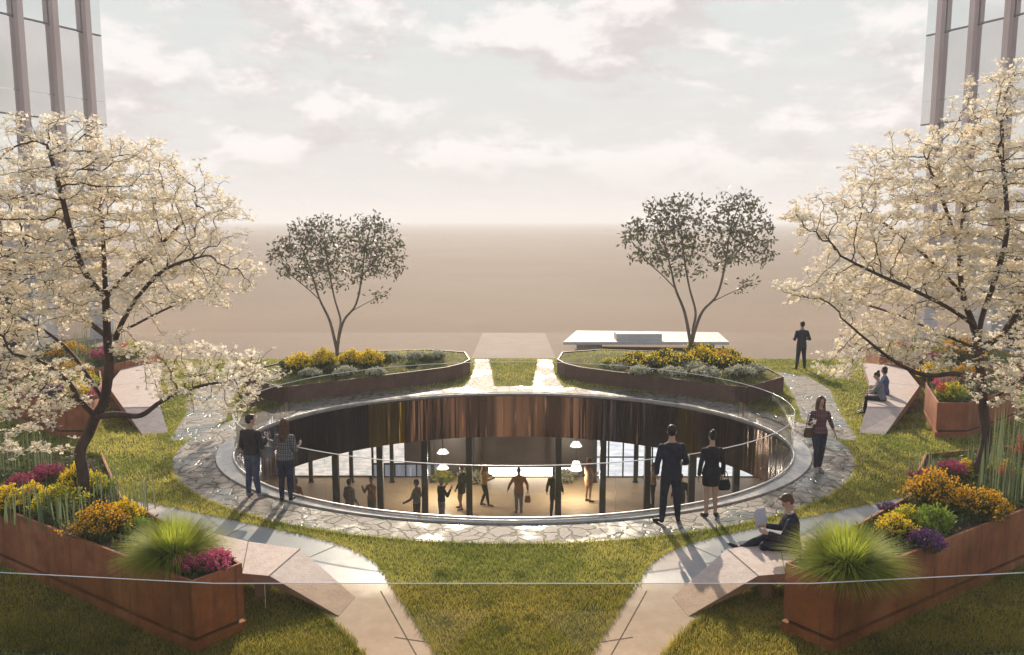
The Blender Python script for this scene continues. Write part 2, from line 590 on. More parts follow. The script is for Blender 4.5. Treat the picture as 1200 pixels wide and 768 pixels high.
# kerb round the opening and the bright metal rim
k = MB()
n = 120
V = []
for z, lp in ((.012, kerb_out), (.045, kerb_out), (.055, ell(RA + .03, RB + .03, RY, n)), (-.2, ell(RA + .03, RB + .03, RY, n))):
    V += [(p[0], p[1], z) for p in lp]
k.add(V, [[r * n + i, r * n + (i + 1) % n, (r + 1) * n + (i + 1) % n, (r + 1) * n + i] for r in range(3) for i in range(n)])
tag(k.build('kerb', m_kerb), kind='structure')

# ------------------------------------------------------------------ the lower level
FZ, CZ = -5.15, -1.36
sheet('lower_floor', [(-13, 7), (13, 7), (13, 33.4), (-13, 33.4)], [], FZ, m_sand)
sheet('lower_ceiling', [(-13, 7), (13, 7), (13, 33.4), (-13, 33.4)], [hole], CZ, m_ceil)
w = MB()
w2 = MB().box(-13.2, 13.2, 13.0, 13.2, FZ, -.1)
tag(w2.build('front_wall', m_brownwall), kind='structure')
w.box(-13.2, -13, 7, 33.4, FZ, -.1).box(13, 13.2, 7, 33.4, FZ, -.1)
tag(w.build('lower_wall', m_room), kind='structure')

fas = empty('metal_fascia', (0, RY, 0))
tag(fas, 'deep bronze metal fascia lining the inside of the oval opening', 'fascia')
NP = 66
for i in range(NP):
    a0, a1 = 2 * math.pi * (i + .012) / NP, 2 * math.pi * (i + .988) / NP
    deg = math.degrees((a0 + a1) / 2)
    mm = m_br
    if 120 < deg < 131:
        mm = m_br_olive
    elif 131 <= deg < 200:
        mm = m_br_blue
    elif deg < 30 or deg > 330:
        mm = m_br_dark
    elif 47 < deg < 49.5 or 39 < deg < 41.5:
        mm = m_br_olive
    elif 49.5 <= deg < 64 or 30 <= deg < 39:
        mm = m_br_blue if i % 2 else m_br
    pb = MB()
    V = []
    for q in range(4):
        a = a0 + (a1 - a0) * q / 3
        for z, off in ((-.03, .012), (CZ - .03, .012), (CZ - .03, .05), (-.03, .05)):
            V.append(((RA - .0 + off - .05) * math.cos(a), (RB + off - .05) * math.sin(a), z))
    F = []
    for q in range(3):
        for e in range(4):
            F.append([q * 4 + e, q * 4 + (e + 1) % 4, q * 4 + 4 + (e + 1) % 4, q * 4 + 4 + e])
    F += [[0, 3, 2, 1], [12, 13, 14, 15]]
    pb.add(V, F)
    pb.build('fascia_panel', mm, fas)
bk = MB()
V = []
for z in (-.02, CZ - .02):
    V += [((RA + .015) * math.cos(2 * math.pi * q / 120), (RB + .015) * math.sin(2 * math.pi * q / 120), z) for q in range(120)]
bk.add(V, [[q, (q + 1) % 120, 120 + (q + 1) % 120, 120 + q] for q in range(120)])
bk.build('backing', m_br, fas)

# glass balustrade standing on the rim of the opening
bal = empty('glass_balustrade', (0, RY, 0))
tag(bal, 'clear glass balustrade with thin pale top rail round the oval opening', 'balustrade')
rim = MB().tube([((RA + .02) * math.cos(a), (RB + .02) * math.sin(a), .085) for a in np.linspace(0, 2 * math.pi, 121)[:-1]], .022, 6, True)
rim.build('base_channel', m_steel, bal, True)
tr = MB().tube([((RA + .0) * math.cos(a), RB * math.sin(a), 1.10) for a in np.linspace(0, 2 * math.pi, 121)[:-1]], .0095, 5, True)
tr.build('top_rail', m_edge, bal, True)
NG = 22
for i in range(NG):
    a0, a1 = 2 * math.pi * (i + .5 + .004) / NG, 2 * math.pi * (i + 1.5 - .004) / NG
    V, F = [], []
    for q in range(7):
        a = a0 + (a1 - a0) * q / 6
        for z in (.10, 1.095):
            V.append((RA * math.cos(a), RB * math.sin(a), z))
    F = [[q * 2, q * 2 + 2, q * 2 + 3, q * 2 + 1] for q in range(6)]
    mesh_obj('glass_panel', V, F, m_glass, bal, True)
    a = a0 - .002
    MB().tube([((RA - .006) * math.cos(a), (RB - .006) * math.sin(a), .12), ((RA - .006) * math.cos(a), (RB - .006) * math.sin(a), 1.09)], .004, 4).build('panel_edge', m_edge2, bal)

# columns
colproto = None
ci = 0
for row, (yy, hw, sp) in enumerate(((27.25, .105, 1.545), (32.7, .075, 1.69))):
    for kx in (-5, -4, -3, -2, -1, 1, 2, 3, 4, 5):
        c = empty('column', (kx * sp, yy, FZ))
        side = 'left' if kx < 0 else 'right'
        nth = ['', 'first', 'second', 'third', 'fourth', 'fifth'][abs(kx)]
        tag(c, f"{'thick dark' if row == 0 else 'thin dark'} steel column, {nth} {side} of centre in the {'front' if row == 0 else 'rear'} row below", 'column', 'dark steel columns on the lower level')
        MB().box(-hw, hw, -hw, hw, .02, CZ - FZ - .002).build('shaft', m_dark, c)
        MB().box(-hw * 1.5, hw * 1.5, -hw * 1.5, hw * 1.5, .002, .02).build('base_plate', m_dark, c)

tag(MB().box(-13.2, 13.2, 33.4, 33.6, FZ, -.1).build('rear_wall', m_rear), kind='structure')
# rear wall of the lower level: daylit windows
m_day1 = emit('daylit_stone_view', (.95, .80, .70), (.55, .55, .52), .85, 2.2, (1, 1, 4))
m_day2 = emit('daylit_white_view', (1.0, .95, .86), (1.0, .90, .80), 4.0, 1.0)
m_day3 = emit('daylit_blue_view', (.46, .48, .52), (.66, .66, .66), 1.2, 2.2, (.6, 1, 3))
m_day4 = emit('dim_blue_view', (.20, .21, .26), (.32, .33, .38), .55, 3, (3, 1, .3))


def window(label, x0, x1, z0, z1, mat, nx, nz):
    wd = empty('lower_window', ((x0 + x1) / 2, 33.38, FZ + z0))
    tag(wd, label, 'window', 'windows in the rear wall of the lower level')
    hx = (x1 - x0) / 2
    MB().box(-hx, hx, -.01, 0, 0, z1 - z0).build('pane', mat, wd)
    fr = MB()
    for i in range(nx + 1):
        x = -hx + 2 * hx * i / nx
        fr.box(x - .03, x + .03, -.06, -.012, 0, z1 - z0)
    for i in range(nz + 1):
        z = (z1 - z0) * i / nz
        fr.box(-hx, hx, -.055, -.014, z - .025, z + .025)
    fr.build('mullions', m_dark, wd)


window('broad daylit window showing pale stone paving, left end of the lower rear wall', -9.6, -6.0, .05, 1.75, m_day1, 1, 1)
window('tall window showing bright stone paving between two left rear columns', -5.97, -4.6, .6, 1.95, m_day1, 1, 1)
window('dim blue curtained window left of the planted one on the lower rear wall', -5.97, -3.2, .02, .58, m_day4, 6, 1)
window('low bright white window in the middle of the lower rear wall', -1.1, 2.5, .02, .46, m_day2, 1, 1)
window('wide grey blue gridded window, right half of the lower rear wall', 3.4, 10.2, .02, 1.75, m_day3, 11, 2)


m_lamp = emit('lit_lamp_shade', (1.0, .95, .88), (1.0, .92, .84), 1.6, 1.0)
for u, v0, v1, lab in ((675, 518, 523, 'white lampshade, upper of the pair hanging right of centre below'), (675, 541, 551, 'white lampshade, lower of the pair hanging right of centre below'), (519, 527, 531, 'small white lampshade, upper of the pair hanging left of centre below'), (519, 545, 549, 'small white lampshade, lower of the pair hanging left of centre below')):
    yy = 31.2 if v0 < 535 else 30.4
    a, b = D(u, v0, yy), D(u, v1, yy)
    lp = empty('pendant_lamp', b)
    tag(lp, lab, 'lamp', 'pendant lamps on the lower level')
    hh = a.z - b.z
    MB().tube([(0, 0, 0), (0, 0, hh)], [.24, .13], 16).build('lamp_shade', m_lamp, lp)
    ld = bpy.data.lights.new('lamp_light', 'POINT')
    ld.energy, ld.color, ld.shadow_soft_size = 60, (1, .89, .74), .12
    lo = bpy.data.objects.new('lamp_light', ld)
    COL.objects.link(lo)
    lo.parent, lo.location = lp, (0, 0, -.16)
    MB().tube([(0, 0, hh), (0, 0, CZ - b.z - .002)], .012, 5).build('cord', m_dark, lp)


# ------------------------------------------------------------------ planters
def inset(poly, d):
    n = len(poly)
    a = sum(poly[i][0] * poly[(i + 1) % n][1] - poly[(i + 1) % n][0] * poly[i][1] for i in range(n))
    P = [Vector(p) for p in (poly if a > 0 else poly[::-1])]
    out = []
    for i in range(n):
        e0 = (P[i] - P[i - 1]).normalized()
        e1 = (P[(i + 1) % n] - P[i]).normalized()
        n0, n1 = Vector((-e0.y, e0.x)), Vector((-e1.y, e1.x))
        m = (n0 + n1)
        m = m / max(.25, (1 + n0.dot(n1)))
        out.append((P[i] + m * d).to_tuple())
    return out


def walls(b, poly, z0, z1, t, mi=0):
    """hollow wall: outside, rim and inside faces"""
    n = len(poly)
    a = inset(poly, 0)
    i_ = inset(poly, t)
    V = [(p[0], p[1], z0) for p in a] + [(p[0], p[1], z1) for p in a] + [(p[0], p[1], z1) for p in i_] + [(p[0], p[1], z0) for p in i_]
    F = []
    for r in range(4):
        for i in range(n):
            F.append([r * n + i, r * n + (i + 1) % n, ((r + 1) % 4) * n + (i + 1) % n, ((r + 1) % 4) * n + i])
    b.add(V, F, mi)


def planter(label, poly, h, soil_h, group, plinth=.16):
    c = Vector((sum(p[0] for p in poly) / len(poly), sum(p[1] for p in poly) / len(poly), 0))
    P = [(p[0] - c.x, p[1] - c.y) for p in poly]
    o = empty('planter', c)
    tag(o, label, 'planter', group)
    b = MB()
    walls(b, P, (plinth + .045) if plinth else 0, h, .045)
    bevel(b.build('steel_wall', m_corten, o), .006)
    if plinth:
        q = MB().prism(inset(P, -.012), 0, plinth)
        bevel(q.build('plinth', m_corten, o), .006)
        MB().prism(inset(P, .055), plinth + .001, plinth + .06).build('recess', m_dark, o)
    MB().prism(inset(P, .05), .10 if not plinth else plinth + .07, soil_h).build('soil', m_soil, o)
    return o


planter('tapered rusty steel planter in the left foreground, pink heather at its tip', fplant_l, 1.0, .93, 'rusty steel planters in the foreground')
planter('tapered rusty steel planter in the right foreground, only fountain grass at its tip', fplant_r, 1.0, .93, 'rusty steel planters in the foreground')
planter('rusty steel planter behind the trunk of the left blossom tree', bplant_l, .95, .86, 'rusty steel planters beside the far benches')
planter('rusty steel planter beside the bench where two women sit', bplant_r, .95, .86, 'rusty steel planters beside the far benches')
planter('far left rusty steel planter behind the left bench', rplant_l, .7, .6, 'rusty steel planters at the far ends of the benches', 0)
planter('far right rusty steel planter at the back end of the occupied bench', rplant_r, .7, .6, 'rusty steel planters at the far ends of the benches', 0)


# ------------------------------------------------------------------ grass
def blades(pts, z, hmin, hmax, w, lean=.5):
    n = len(pts)
    h = RNG.uniform(hmin, hmax, n)
    a = RNG.uniform(0, 2 * np.pi, n)
    ww = w * RNG.uniform(.7, 1.3, n)
    la = RNG.uniform(0, 2 * np.pi, n)
    lr = h * lean * RNG.uniform(.2, 1.0, n)
    zz = z if np.ndim(z) else np.full(n, z)
    dx, dy = np.cos(a) * ww / 2, np.sin(a) * ww / 2
    V = np.empty((n, 3, 3))
    V[:, 0] = np.stack([pts[:, 0] - dx, pts[:, 1] - dy, zz], 1)
    V[:, 1] = np.stack([pts[:, 0] + dx, pts[:, 1] + dy, zz], 1)
    V[:, 2] = np.stack([pts[:, 0] + np.cos(la) * lr, pts[:, 1] + np.sin(la) * lr, zz + h], 1)
    return V.reshape(-1, 3), np.arange(n * 3).reshape(-1, 3)


def scatter(poly_or_box, dens, holes):
    x0, x1, y0, y1 = poly_or_box
    n = int((x1 - x0) * (y1 - y0) * dens)
    P = np.stack([RNG.uniform(x0, x1, n), RNG.uniform(y0, y1, n)], 1)
    # keep what the frame can show, with a margin for a step aside
    keep = np.abs(P[:, 0]) < P[:, 1] * .70 + 2.2
    for hpoly in holes:
        keep &= ~inpoly(P, hpoly)
    return P[keep]


no_grass = [pave_out, path_l, path_r, back_path_l, back_path_r, walk_l, walk_r, isl_l, isl_r, fplant_l, fplant_r, bplant_l, bplant_r, rplant_l, rplant_r]
VV, FF, k0 = [], [], 0
for box_, dens, h0, h1, bw in (((-9.6, 9.6, 9.0, 11.0), 2300, .025, .075, .012), ((-5, 5, 11.0, 13.8), 2500, .025, .075, .012), ((-12, 12, 11.0, 17.0), 1500, .025, .08, .015), ((-18, 18, 17.0, 23.0), 700, .03, .085, .022), ((-22, 22, 23.0, 33.0), 280, .03, .08, .036)):
    P = scatter(box_, dens, no_grass)
    if box_[3] == 17.0:
        P = P[(np.abs(P[:, 0]) > 5) | (P[:, 1] > 13.8)]
    v, f = blades(P, .0, h0, h1, bw, .8)
    VV.append(v)
    FF.append(f + k0)
    k0 += len(v)
for pol in (path_l, path_r, pave_out, isl_l, isl_r, fplant_l, fplant_r, bplant_l, bplant_r, back_path_l, back_path_r, walk_l, walk_r):
    A = np.array(pol)
    B = np.roll(A, -1, 0)
    ln = np.linalg.norm(B - A, axis=1)
    nseg = np.maximum(1, (ln * 230 * np.clip(13 / A[:, 1], .25, 1.2)).astype(int))
    i_ = np.repeat(np.arange(len(A)), nseg)
    f_ = RNG.random((len(i_), 1))
    P = A[i_] * (1 - f_) + B[i_] * f_ + RNG.normal(0, .028, (len(i_), 2))
    ok = P[:, 1] > 8.8
    for hp_ in no_grass:
        if hp_ is not pol:
            ok &= ~inpoly(P, hp_)
    P = P[ok]
    dist_ = np.clip(P[:, 1] / 14, .8, 2.0)
    v, f = blades(P, .0, .04, .10, .013, .9)
    VV.append(v)
    FF.append(f + k0)
    k0 += len(v)
tag(mesh_obj('lawn_grass', np.concatenate(VV), np.concatenate(FF), m_blade), 'short dry green grass blades covering the lawn', 'grass', kind='stuff')


# ------------------------------------------------------------------ raised island beds
def island(label, poly, name_grass_label):
    c = Vector((sum(p[0] for p in poly) / len(poly), sum(p[1] for p in poly) / len(poly), 0))
    P = [(p[0] - c.x, p[1] - c.y) for p in poly]
    o = empty('island_bed', c)
    tag(o, label, 'planting bed', 'raised island beds behind the oval opening')
    b = MB()
    walls(b, P, 0, .55, .05)
    b.build('steel_wall', m_corten_dark, o)
    # domed turf
    A = inset(P, .05)
    rings = [(1.0, .50), (.8, .60), (.55, .70), (.3, .76)]
    n = len(A)
    V = [(p[0] * s, p[1] * s, z) for s, z in rings for p in A] + [(0, 0, .78)]
    F = [[r * n + i, r * n + (i + 1) % n, (r + 1) * n + (i + 1) % n, (r + 1) * n + i] for r in range(3) for i in range(n)]
    F += [[3 * n + i, 3 * n + (i + 1) % n, 4 * n] for i in range(n)]
    mesh_obj('turf', V, F, m_soilgreen, o, True)
    N = 5200
    Q = np.stack([RNG.uniform(-4.5, 4.5, N), RNG.uniform(-4.5, 4.5, N)], 1)
    Q = Q[inpoly(Q, A)]
    d = np.array([max(abs(q[0]) / 3.6, abs(q[1]) / 3.6) for q in Q])
    rr = np.ones(len(Q))
    for s in np.linspace(.05, 1, 20)[::-1]:
        rr[inpoly(Q, [(p[0] * s, p[1] * s) for p in A])] = s
    zz = np.interp(rr, [0, .3, .55, .8, 1.0], [.78, .76, .70, .60, .49])
    v, f = blades(Q, zz, .04, .10, .03, .7)
    tag(mesh_obj('turf_grass', v, f, m_blade, o), kind='stuff')
    return o


m_corten_dark = M('dark_weathering_steel', (.11, .050, .034), (.16, .075, .05), 3, .6, c3=(.08, .035, .025), bump=.2, bscale=50)
island('left island bed edged in dark steel with solid yellow flower bushes', isl_l, '')
island('right island bed edged in dark steel with mixed yellow and white plants', isl_r, '')


# ------------------------------------------------------------------ benches of folded granite
def folded(name, label, group, sections, th, leg=None):
    """sections: list of (left point, right point) across the top surface"""
    o = empty(name, (0, 0, 0))
    c = Vector(sections[len(sections) // 2][0])
    o.location = (c.x, c.y, 0)
    tag(o, label, 'bench', group)
    b = MB()
    V = []
    for l, r in sections:
        for p, dz in ((l, 0), (r, 0), (r, th), (l, th)):
            V.append((p[0] - c.x, p[1] - c.y, max(.004, p[2] - dz)))
    for i in range(len(sections) - 1):
        k = i * 4
        b.add([V[k], V[k + 1], V[k + 5], V[k + 4]], [[0, 1, 2, 3]], 0)
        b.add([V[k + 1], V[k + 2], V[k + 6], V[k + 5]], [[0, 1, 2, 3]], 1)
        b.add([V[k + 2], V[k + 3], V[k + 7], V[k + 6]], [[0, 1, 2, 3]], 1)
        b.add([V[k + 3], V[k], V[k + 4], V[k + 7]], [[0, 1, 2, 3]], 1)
    b.add(V[:4], [[3, 2, 1, 0]], 1)
    b.add(V[-4:], [[0, 1, 2, 3]], 1)
    slab = b.build('slab', [m_granite, m_granite_shaded], o)
    me = slab.data
    bm = bmesh.new()
    bm.from_mesh(me)
    bmesh.ops.remove_doubles(bm, verts=bm.verts, dist=.0005)
    bmesh.ops.recalc_face_normals(bm, faces=bm.faces)
    bm.to_mesh(me)
    bm.free()
    bevel(slab, .012)
    for lg in (leg or []):
        MB().prism([(q[0] - c.x, q[1] - c.y) for q in lg[0]], .0, lg[1]).build('leg', m_granite_shaded, o)
    # joints on the top
    jb = MB()
    for i in range(1, len(sections) - 1):
        l, r = Vector(sections[i][0]), Vector(sections[i][1])
        d = (Vector(sections[i + 1][0]) - l)
        d.z = 0
        d = d.normalized() * .009
        up = Vector((0, 0, .004))
        jb.add([l - c - d + up + Vector((0, 0, c.z)), r - c - d + up + Vector((0, 0, c.z)), r - c + d + up + Vector((0, 0, c.z)), l - c + d + up + Vector((0, 0, c.z))], [[0, 1, 2, 3]])
    jb.build('joint', m_joint, o)
    return o


def mirs(sec):
    return [((-r[0], r[1], r[2]), (-l[0], l[1], l[2])) for l, r in sec]


fb_l = [((-2.40, 11.64, .012), (-2.52, 11.04, .012)), ((-3.42, 12.42, .45), (-3.62, 11.42, .45)), ((-4.35, 12.72, .45), (-4.05, 11.5, .45)), ((-5.6, 13.35, .45), (-5.0, 12.05, .45))]
folded('granite_bench', 'empty rose granite bench sloping down to the path, left foreground', 'rose granite benches in the foreground', fb_l, .14, [([(-3.75, 11.6), (-3.9, 11.6), (-3.95, 12.4), (-3.8, 12.4)], .31), ([(-4.85, 12.2), (-5.0, 12.2), (-5.2, 13.0), (-5.05, 13.0)], .31)])
folded('granite_bench', 'rose granite bench sloping to the path with a reading man seated on it', 'rose granite benches in the foreground', mirs(fb_l), .14, [([(3.75, 11.6), (3.9, 11.6), (3.95, 12.4), (3.8, 12.4)], .31), ([(4.85, 12.2), (5.0, 12.2), (5.2, 13.0), (5.05, 13.0)], .31)])
bb_r = [((9.27, 21.2, .012), (9.88, 21.02, .012)), ((9.98, 22.4, .46), (10.98, 22.3, .46)), ((11.6, 26.0, .46), (12.9, 25.3, .46)), ((12.9, 29.5, .46), (14.1, 28.9, .46))]
folded('granite_bench', 'long folded granite bench on the right lawn with two women seated', 'long granite benches on the far lawn', bb_r, .22, [([(11.3, 24.2), (11.5, 24.2), (12.2, 24.0), (12.0, 24.0)], .23)])
folded('granite_bench', 'empty long folded granite bench behind the left blossom tree', 'long granite benches on the far lawn', mirs(bb_r), .22, [([(-11.3, 24.2), (-11.5, 24.2), (-12.2, 24.0), (-12.0, 24.0)], .23)])

# white slab table beyond the right island
ws = empty('stone_platform', (5.6, 35.8, 0))
tag(ws, 'low white stone platform on two legs beyond the right island bed', 'platform')
bevel(MB().prism([(-3.5, -1.75), (3.55, -1.75), (3.85, 1.3), (-2.65, 1.9)], .44, .56).build('slab', m_white, ws), .015)
bevel(MB().box(-1.2, .75, -1.45, -.55, .562, .86).build('block', m_white, ws), .015)
for x in (-2.3, 2.6):
    MB().box(x - .55, x + .55, -.9, -.6, -.02, .438).build('leg', m_white, ws)

# ------------------------------------------------------------------ glass balustrade in the foreground
fb = empty('glass_balustrade', (0, 9.76, 0))
tag(fb, 'frameless glass balustrade with bright top edge crossing the foreground', 'balustrade')
pl = [(-10.5, 10.50), (-3.8, 9.76), (3.8, 9.76), (10.5, 10.50)]
stops = [(-9.55 + i, ) for i in range(6)]
xs = [-9.7, -8.7, -7.7, -6.68, -5.66, -4.5, -3.16, 3.9, 4.93, 5.9, 6.9, 7.9, 8.9, 9.9]


def rail_y(x):
    return float(np.interp(x, [p[0] for p in pl], [p[1] for p in pl])) - 9.76


for a, b in zip(xs[:-1], xs[1:]):
    cut = [a + .004] + [q for q in (-3.8, 3.8) if a < q < b] + [b - .004]
    V, F = [], []
    for x in cut:
        V += [(x, rail_y(x), .02), (x, rail_y(x), 1.095), (x, rail_y(x) + .012, 1.095), (x, rail_y(x) + .012, .02)]
    for q in range(len(cut) - 1):
        F += [[q * 4, q * 4 + 4, q * 4 + 5, q * 4 + 1], [q * 4 + 3, q * 4 + 2, q * 4 + 6, q * 4 + 7]]
    mesh_obj('glass_panel', V, F, m_glass_front, fb)
    eb = MB()
    for x in (a + .002,):
        eb.box(x - .0014, x + .0014, rail_y(x) - .001, rail_y(x) + .013, .02, 1.094)
    eb.build('panel_edge', m_edge2, fb)
rl = MB()
rl.tube([(x, rail_y(x) + .006, 1.103) for x in [xs[0], -3.8, 3.8, xs[-1]]], .0058, 6)
rl.build('top_edge', m_edge, fb)
MB().tube([(x, rail_y(x) + .006, .012) for x in [xs[0], -3.8, 3.8, xs[-1]]], .016, 4).build('floor_channel', m_dark, fb)


# ------------------------------------------------------------------ towers
m_tglass = M('pale_curtain_glass', (.86, .88, .865), (.92, .92, .90), .25, .05, metal=.95)
m_tband = M('grey_spandrel', (.76, .73, .72), (.80, .77, .75), .5, .10, metal=.9)
m_tline = M('grey_transom', (.30, .27, .26), rough=.4)
m_fin = M('terracotta_fin', (.68, .52, .47), (.76, .62, .57), 1.5, .6, stretch=(1, 1, .2))
m_twhite = M('white_render', (.70, .66, .63), (.78, .74, .71), .7, .7)


def tower(sgn, label):
    o = empty('tower', (sgn * 19.4, 39.6, 0))
    tag(o, label, 'building', 'office towers flanking the garden')
    d = Vector((sgn * .43, -.90, 0)).normalized()       # runs from the far corner towards the camera
    nrm = Vector((-sgn * d.y * -1, 0, 0))
    nrm = Vector((d.y * sgn, -d.x * sgn, 0))            # faces the garden
    if nrm.x * sgn > 0:
        nrm = -nrm
    L, H = 15.0, 21.0

    def strip(b, t0, t1, off0, off1, z0, z1):
        p = [d * t0 + nrm * off0, d * t1 + nrm * off0, d * t1 + nrm * off1, d * t0 + nrm * off1]
        b.prism([(q.x, q.y) for q in p], z0, z1)
    body = MB()
    strip(body, 0, L, -9, 0, 5.2, H)
    body.build('curtain_wall', m_tglass, o)
    base = MB()
    strip(base, .35, L, -8.5, -.45, -.05, 5.198)
    base.build('ground_floor', m_twhite, o)
    for z0, z1 in ((6.2, 7.0), (10.2, 11.2), (11.24, 14.2), (17.4, 18.4)):
        b = MB()
        strip(b, .05, L, .003, .05, z0, z1)
        b.build('spandrel', m_tband, o)
    for z in (8.25, 10.15, 14.25):
        b = MB()
        strip(b, .05, L, .004, .07, z, z + .06)
        b.build('transom', m_tline, o)
    for i in range(9):
        t = .75 + i * 1.62
        b = MB()
        strip(b, t, t + .26, .052, .34, 3.0, H)
        b.build('fin', m_fin, o)
    for i in range(4):
        t = .4 + i * 3.4
        b = MB()
        strip(b, t, t + .55, -.44, .1, -.04, 5.19)
        b.build('pillar', m_twhite, o)
        b = MB()
        strip(b, t + .9, t + 2.6, -.448, -.40, .1, 4.4)
        b.build('window', m_dark if i % 2 else m_tglass, o)
    return o


tower(-1, 'pale glass tower with terracotta fins behind the left blossom tree')
tower(1, 'pale glass tower with terracotta fins behind the right blossom tree')


# ------------------------------------------------------------------ trees
def grow(nodes, par, attr, step, dk, iters, up=.08):
    nodes = [np.array(p, float) for p in nodes]
    par = list(par)
    A = np.array(attr)
    NA = np.array(nodes)
    d = np.linalg.norm(A[:, None] - NA[None], axis=2)
    ni, nd = d.argmin(1), d.min(1)
    alive = nd > dk
    kids = {}
    for _ in range(iters):
        if not alive.any():
            break
        acc = {}
        idx = np.where(alive)[0]
        dirs = A[idx] - np.array(nodes)[ni[idx]]
        dirs /= np.linalg.norm(dirs, axis=1)[:, None] + 1e-9
        new = []
        order = np.argsort(ni[idx])
        u, st = np.unique(ni[idx][order], return_index=True)
        sums = np.add.reduceat(dirs[order], st, axis=0)
        for q, sdir_ in zip(u, sums):
            v = sdir_ + RNG.normal(0, .25, 3) * np.linalg.norm(sdir_) + np.array([0, 0, up])
            v /= np.linalg.norm(v) + 1e-9
            p = nodes[q] + v * step
            if any(np.linalg.norm(p - c) < step * .35 for c in kids.get(q, [])):
                bad = idx[ni[idx] == q]
                alive[bad[RNG.random(len(bad)) < .5]] = False
                continue
            kids.setdefault(q, []).append(p)
            par.append(int(q))
            nodes.append(p)
            new.append(len(nodes) - 1)
        if new:
            B = np.array([nodes[i] for i in new])
            dd = np.linalg.norm(A[:, None] - B[None], axis=2)
            mi, mn = dd.argmin(1), dd.min(1)
            better = mn < nd
            nd = np.where(better, mn, nd)
            ni = np.where(better, np.array(new)[mi], ni)
            alive &= nd > dk
    return np.array(nodes), par


def limb_mesh(b, nodes, par, r0, e, rmin_trunk=None):
    n = len(nodes)
    ch = [[] for _ in range(n)]
    for i, p in enumerate(par):
        if p >= 0:
            ch[p].append(i)
    rad = np.zeros(n)
    order = sorted(range(n), key=lambda i: -i)
    acc = np.zeros(n)
    depth_ok = list(range(n))
    # children always have larger index than parents
    for i in order:
        rad[i] = r0 if not ch[i] else acc[i] ** (1 / e)
        if par[i] >= 0:
            acc[par[i]] += rad[i] ** e
    if rmin_trunk:
        for i, r in rmin_trunk.items():
            rad[i] = max(rad[i], r)
    done = set()
    stack = [i for i in range(n) if par[i] < 0]
    while stack:
        s = stack.pop()
        chain = [s]
        if par[s] >= 0:
            chain = [par[s], s]
        cur = s
        while ch[cur]:
            k = max(ch[cur], key=lambda q: rad[q])
            stack += [q for q in ch[cur] if q != k]
            chain.append(k)
            cur = k
        if len(chain) < 2:
            continue
        rr = [rad[q] for q in chain]
        if par[s] >= 0:
            rr[0] = min(rr[0], rr[1] * 1.25)
        big = max(rr)
        b.tube([nodes[q] for q in chain], [float(x) for x in rr], 9 if big > .05 else (5 if big > .012 else 3))
    return rad, ch


def blob_points(blobs, n, y0, tier=None):
    vol = np.array([b[2] * b[3] * b[5] for b in blobs]) ** .8
    cnt = np.maximum(8, (vol / vol.sum() * n)).astype(int)
    out = []
    for (u, v, ru, rv, dy, dr), c in zip(blobs, cnt):
        ctr = np.array(D(u, v, y0 + dy))
        sc = (y0 + dy) * 1.02 / FPX
        q = RNG.normal(0, 1, (c, 3))
        q /= np.linalg.norm(q, axis=1)[:, None]
        q *= (RNG.random((c, 1)) ** (1 / 2.2))
        p = ctr + q * np.array([ru * sc, dr, rv * sc])
        if tier:
            p[:, 2] += .65 * (np.round(p[:, 2] / tier) * tier - p[:, 2])
        out.append(p)
    return np.concatenate(out)


def petals(pos, size, up=1.2):
    """four-petalled flowers as bent quads"""
    n = len(pos)
    nm = RNG.normal(0, .55, (n, 3)) + np.array([0, -.15, up])
    nm /= np.linalg.norm(nm, axis=1)[:, None]
    a = np.cross(nm, RNG.normal(0, 1, (n, 3)))
    a /= np.linalg.norm(a, axis=1)[:, None]
    b = np.cross(nm, a)
    s = size * RNG.uniform(.7, 1.25, n)[:, None]
    V, F = [], []
    k = 0
    for q in range(4):
        c, si = math.cos(q * math.pi / 2), math.sin(q * math.pi / 2)
        ax = a * c + b * si
        bx = -a * si + b * c
        lift = nm * RNG.uniform(-.1, .45, (n, 1))
        P = np.stack([pos, pos + (ax * .62 + bx * .42 + lift * .4) * s, pos + (ax * 1.0 + lift * .9) * s, pos + (ax * .62 - bx * .42 + lift * .4) * s], 1)
        V.append(P.reshape(-1, 3))
        F.append(np.arange(n * 4).reshape(-1, 4) + k)
        k += n * 4
    return np.concatenate(V), np.concatenate(F)


def leaves(pos, dirn, length, width):
    n = len(pos)
    dirn = dirn / (np.linalg.norm(dirn, axis=1)[:, None] + 1e-9)
    sd_ = np.cross(dirn, RNG.normal(0, 1, (n, 3)))
    sd_ /= np.linalg.norm(sd_, axis=1)[:, None] + 1e-9
    L = length * RNG.uniform(.6, 1.3, (n, 1))
    W = width * RNG.uniform(.7, 1.2, (n, 1))
    V = np.stack([pos, pos + dirn * L * .5 + sd_ * W * .5, pos + dirn * L, pos + dirn * L * .5 - sd_ * W * .5], 1)
    return V.reshape(-1, 3), np.arange(n * 4).reshape(-1, 4)


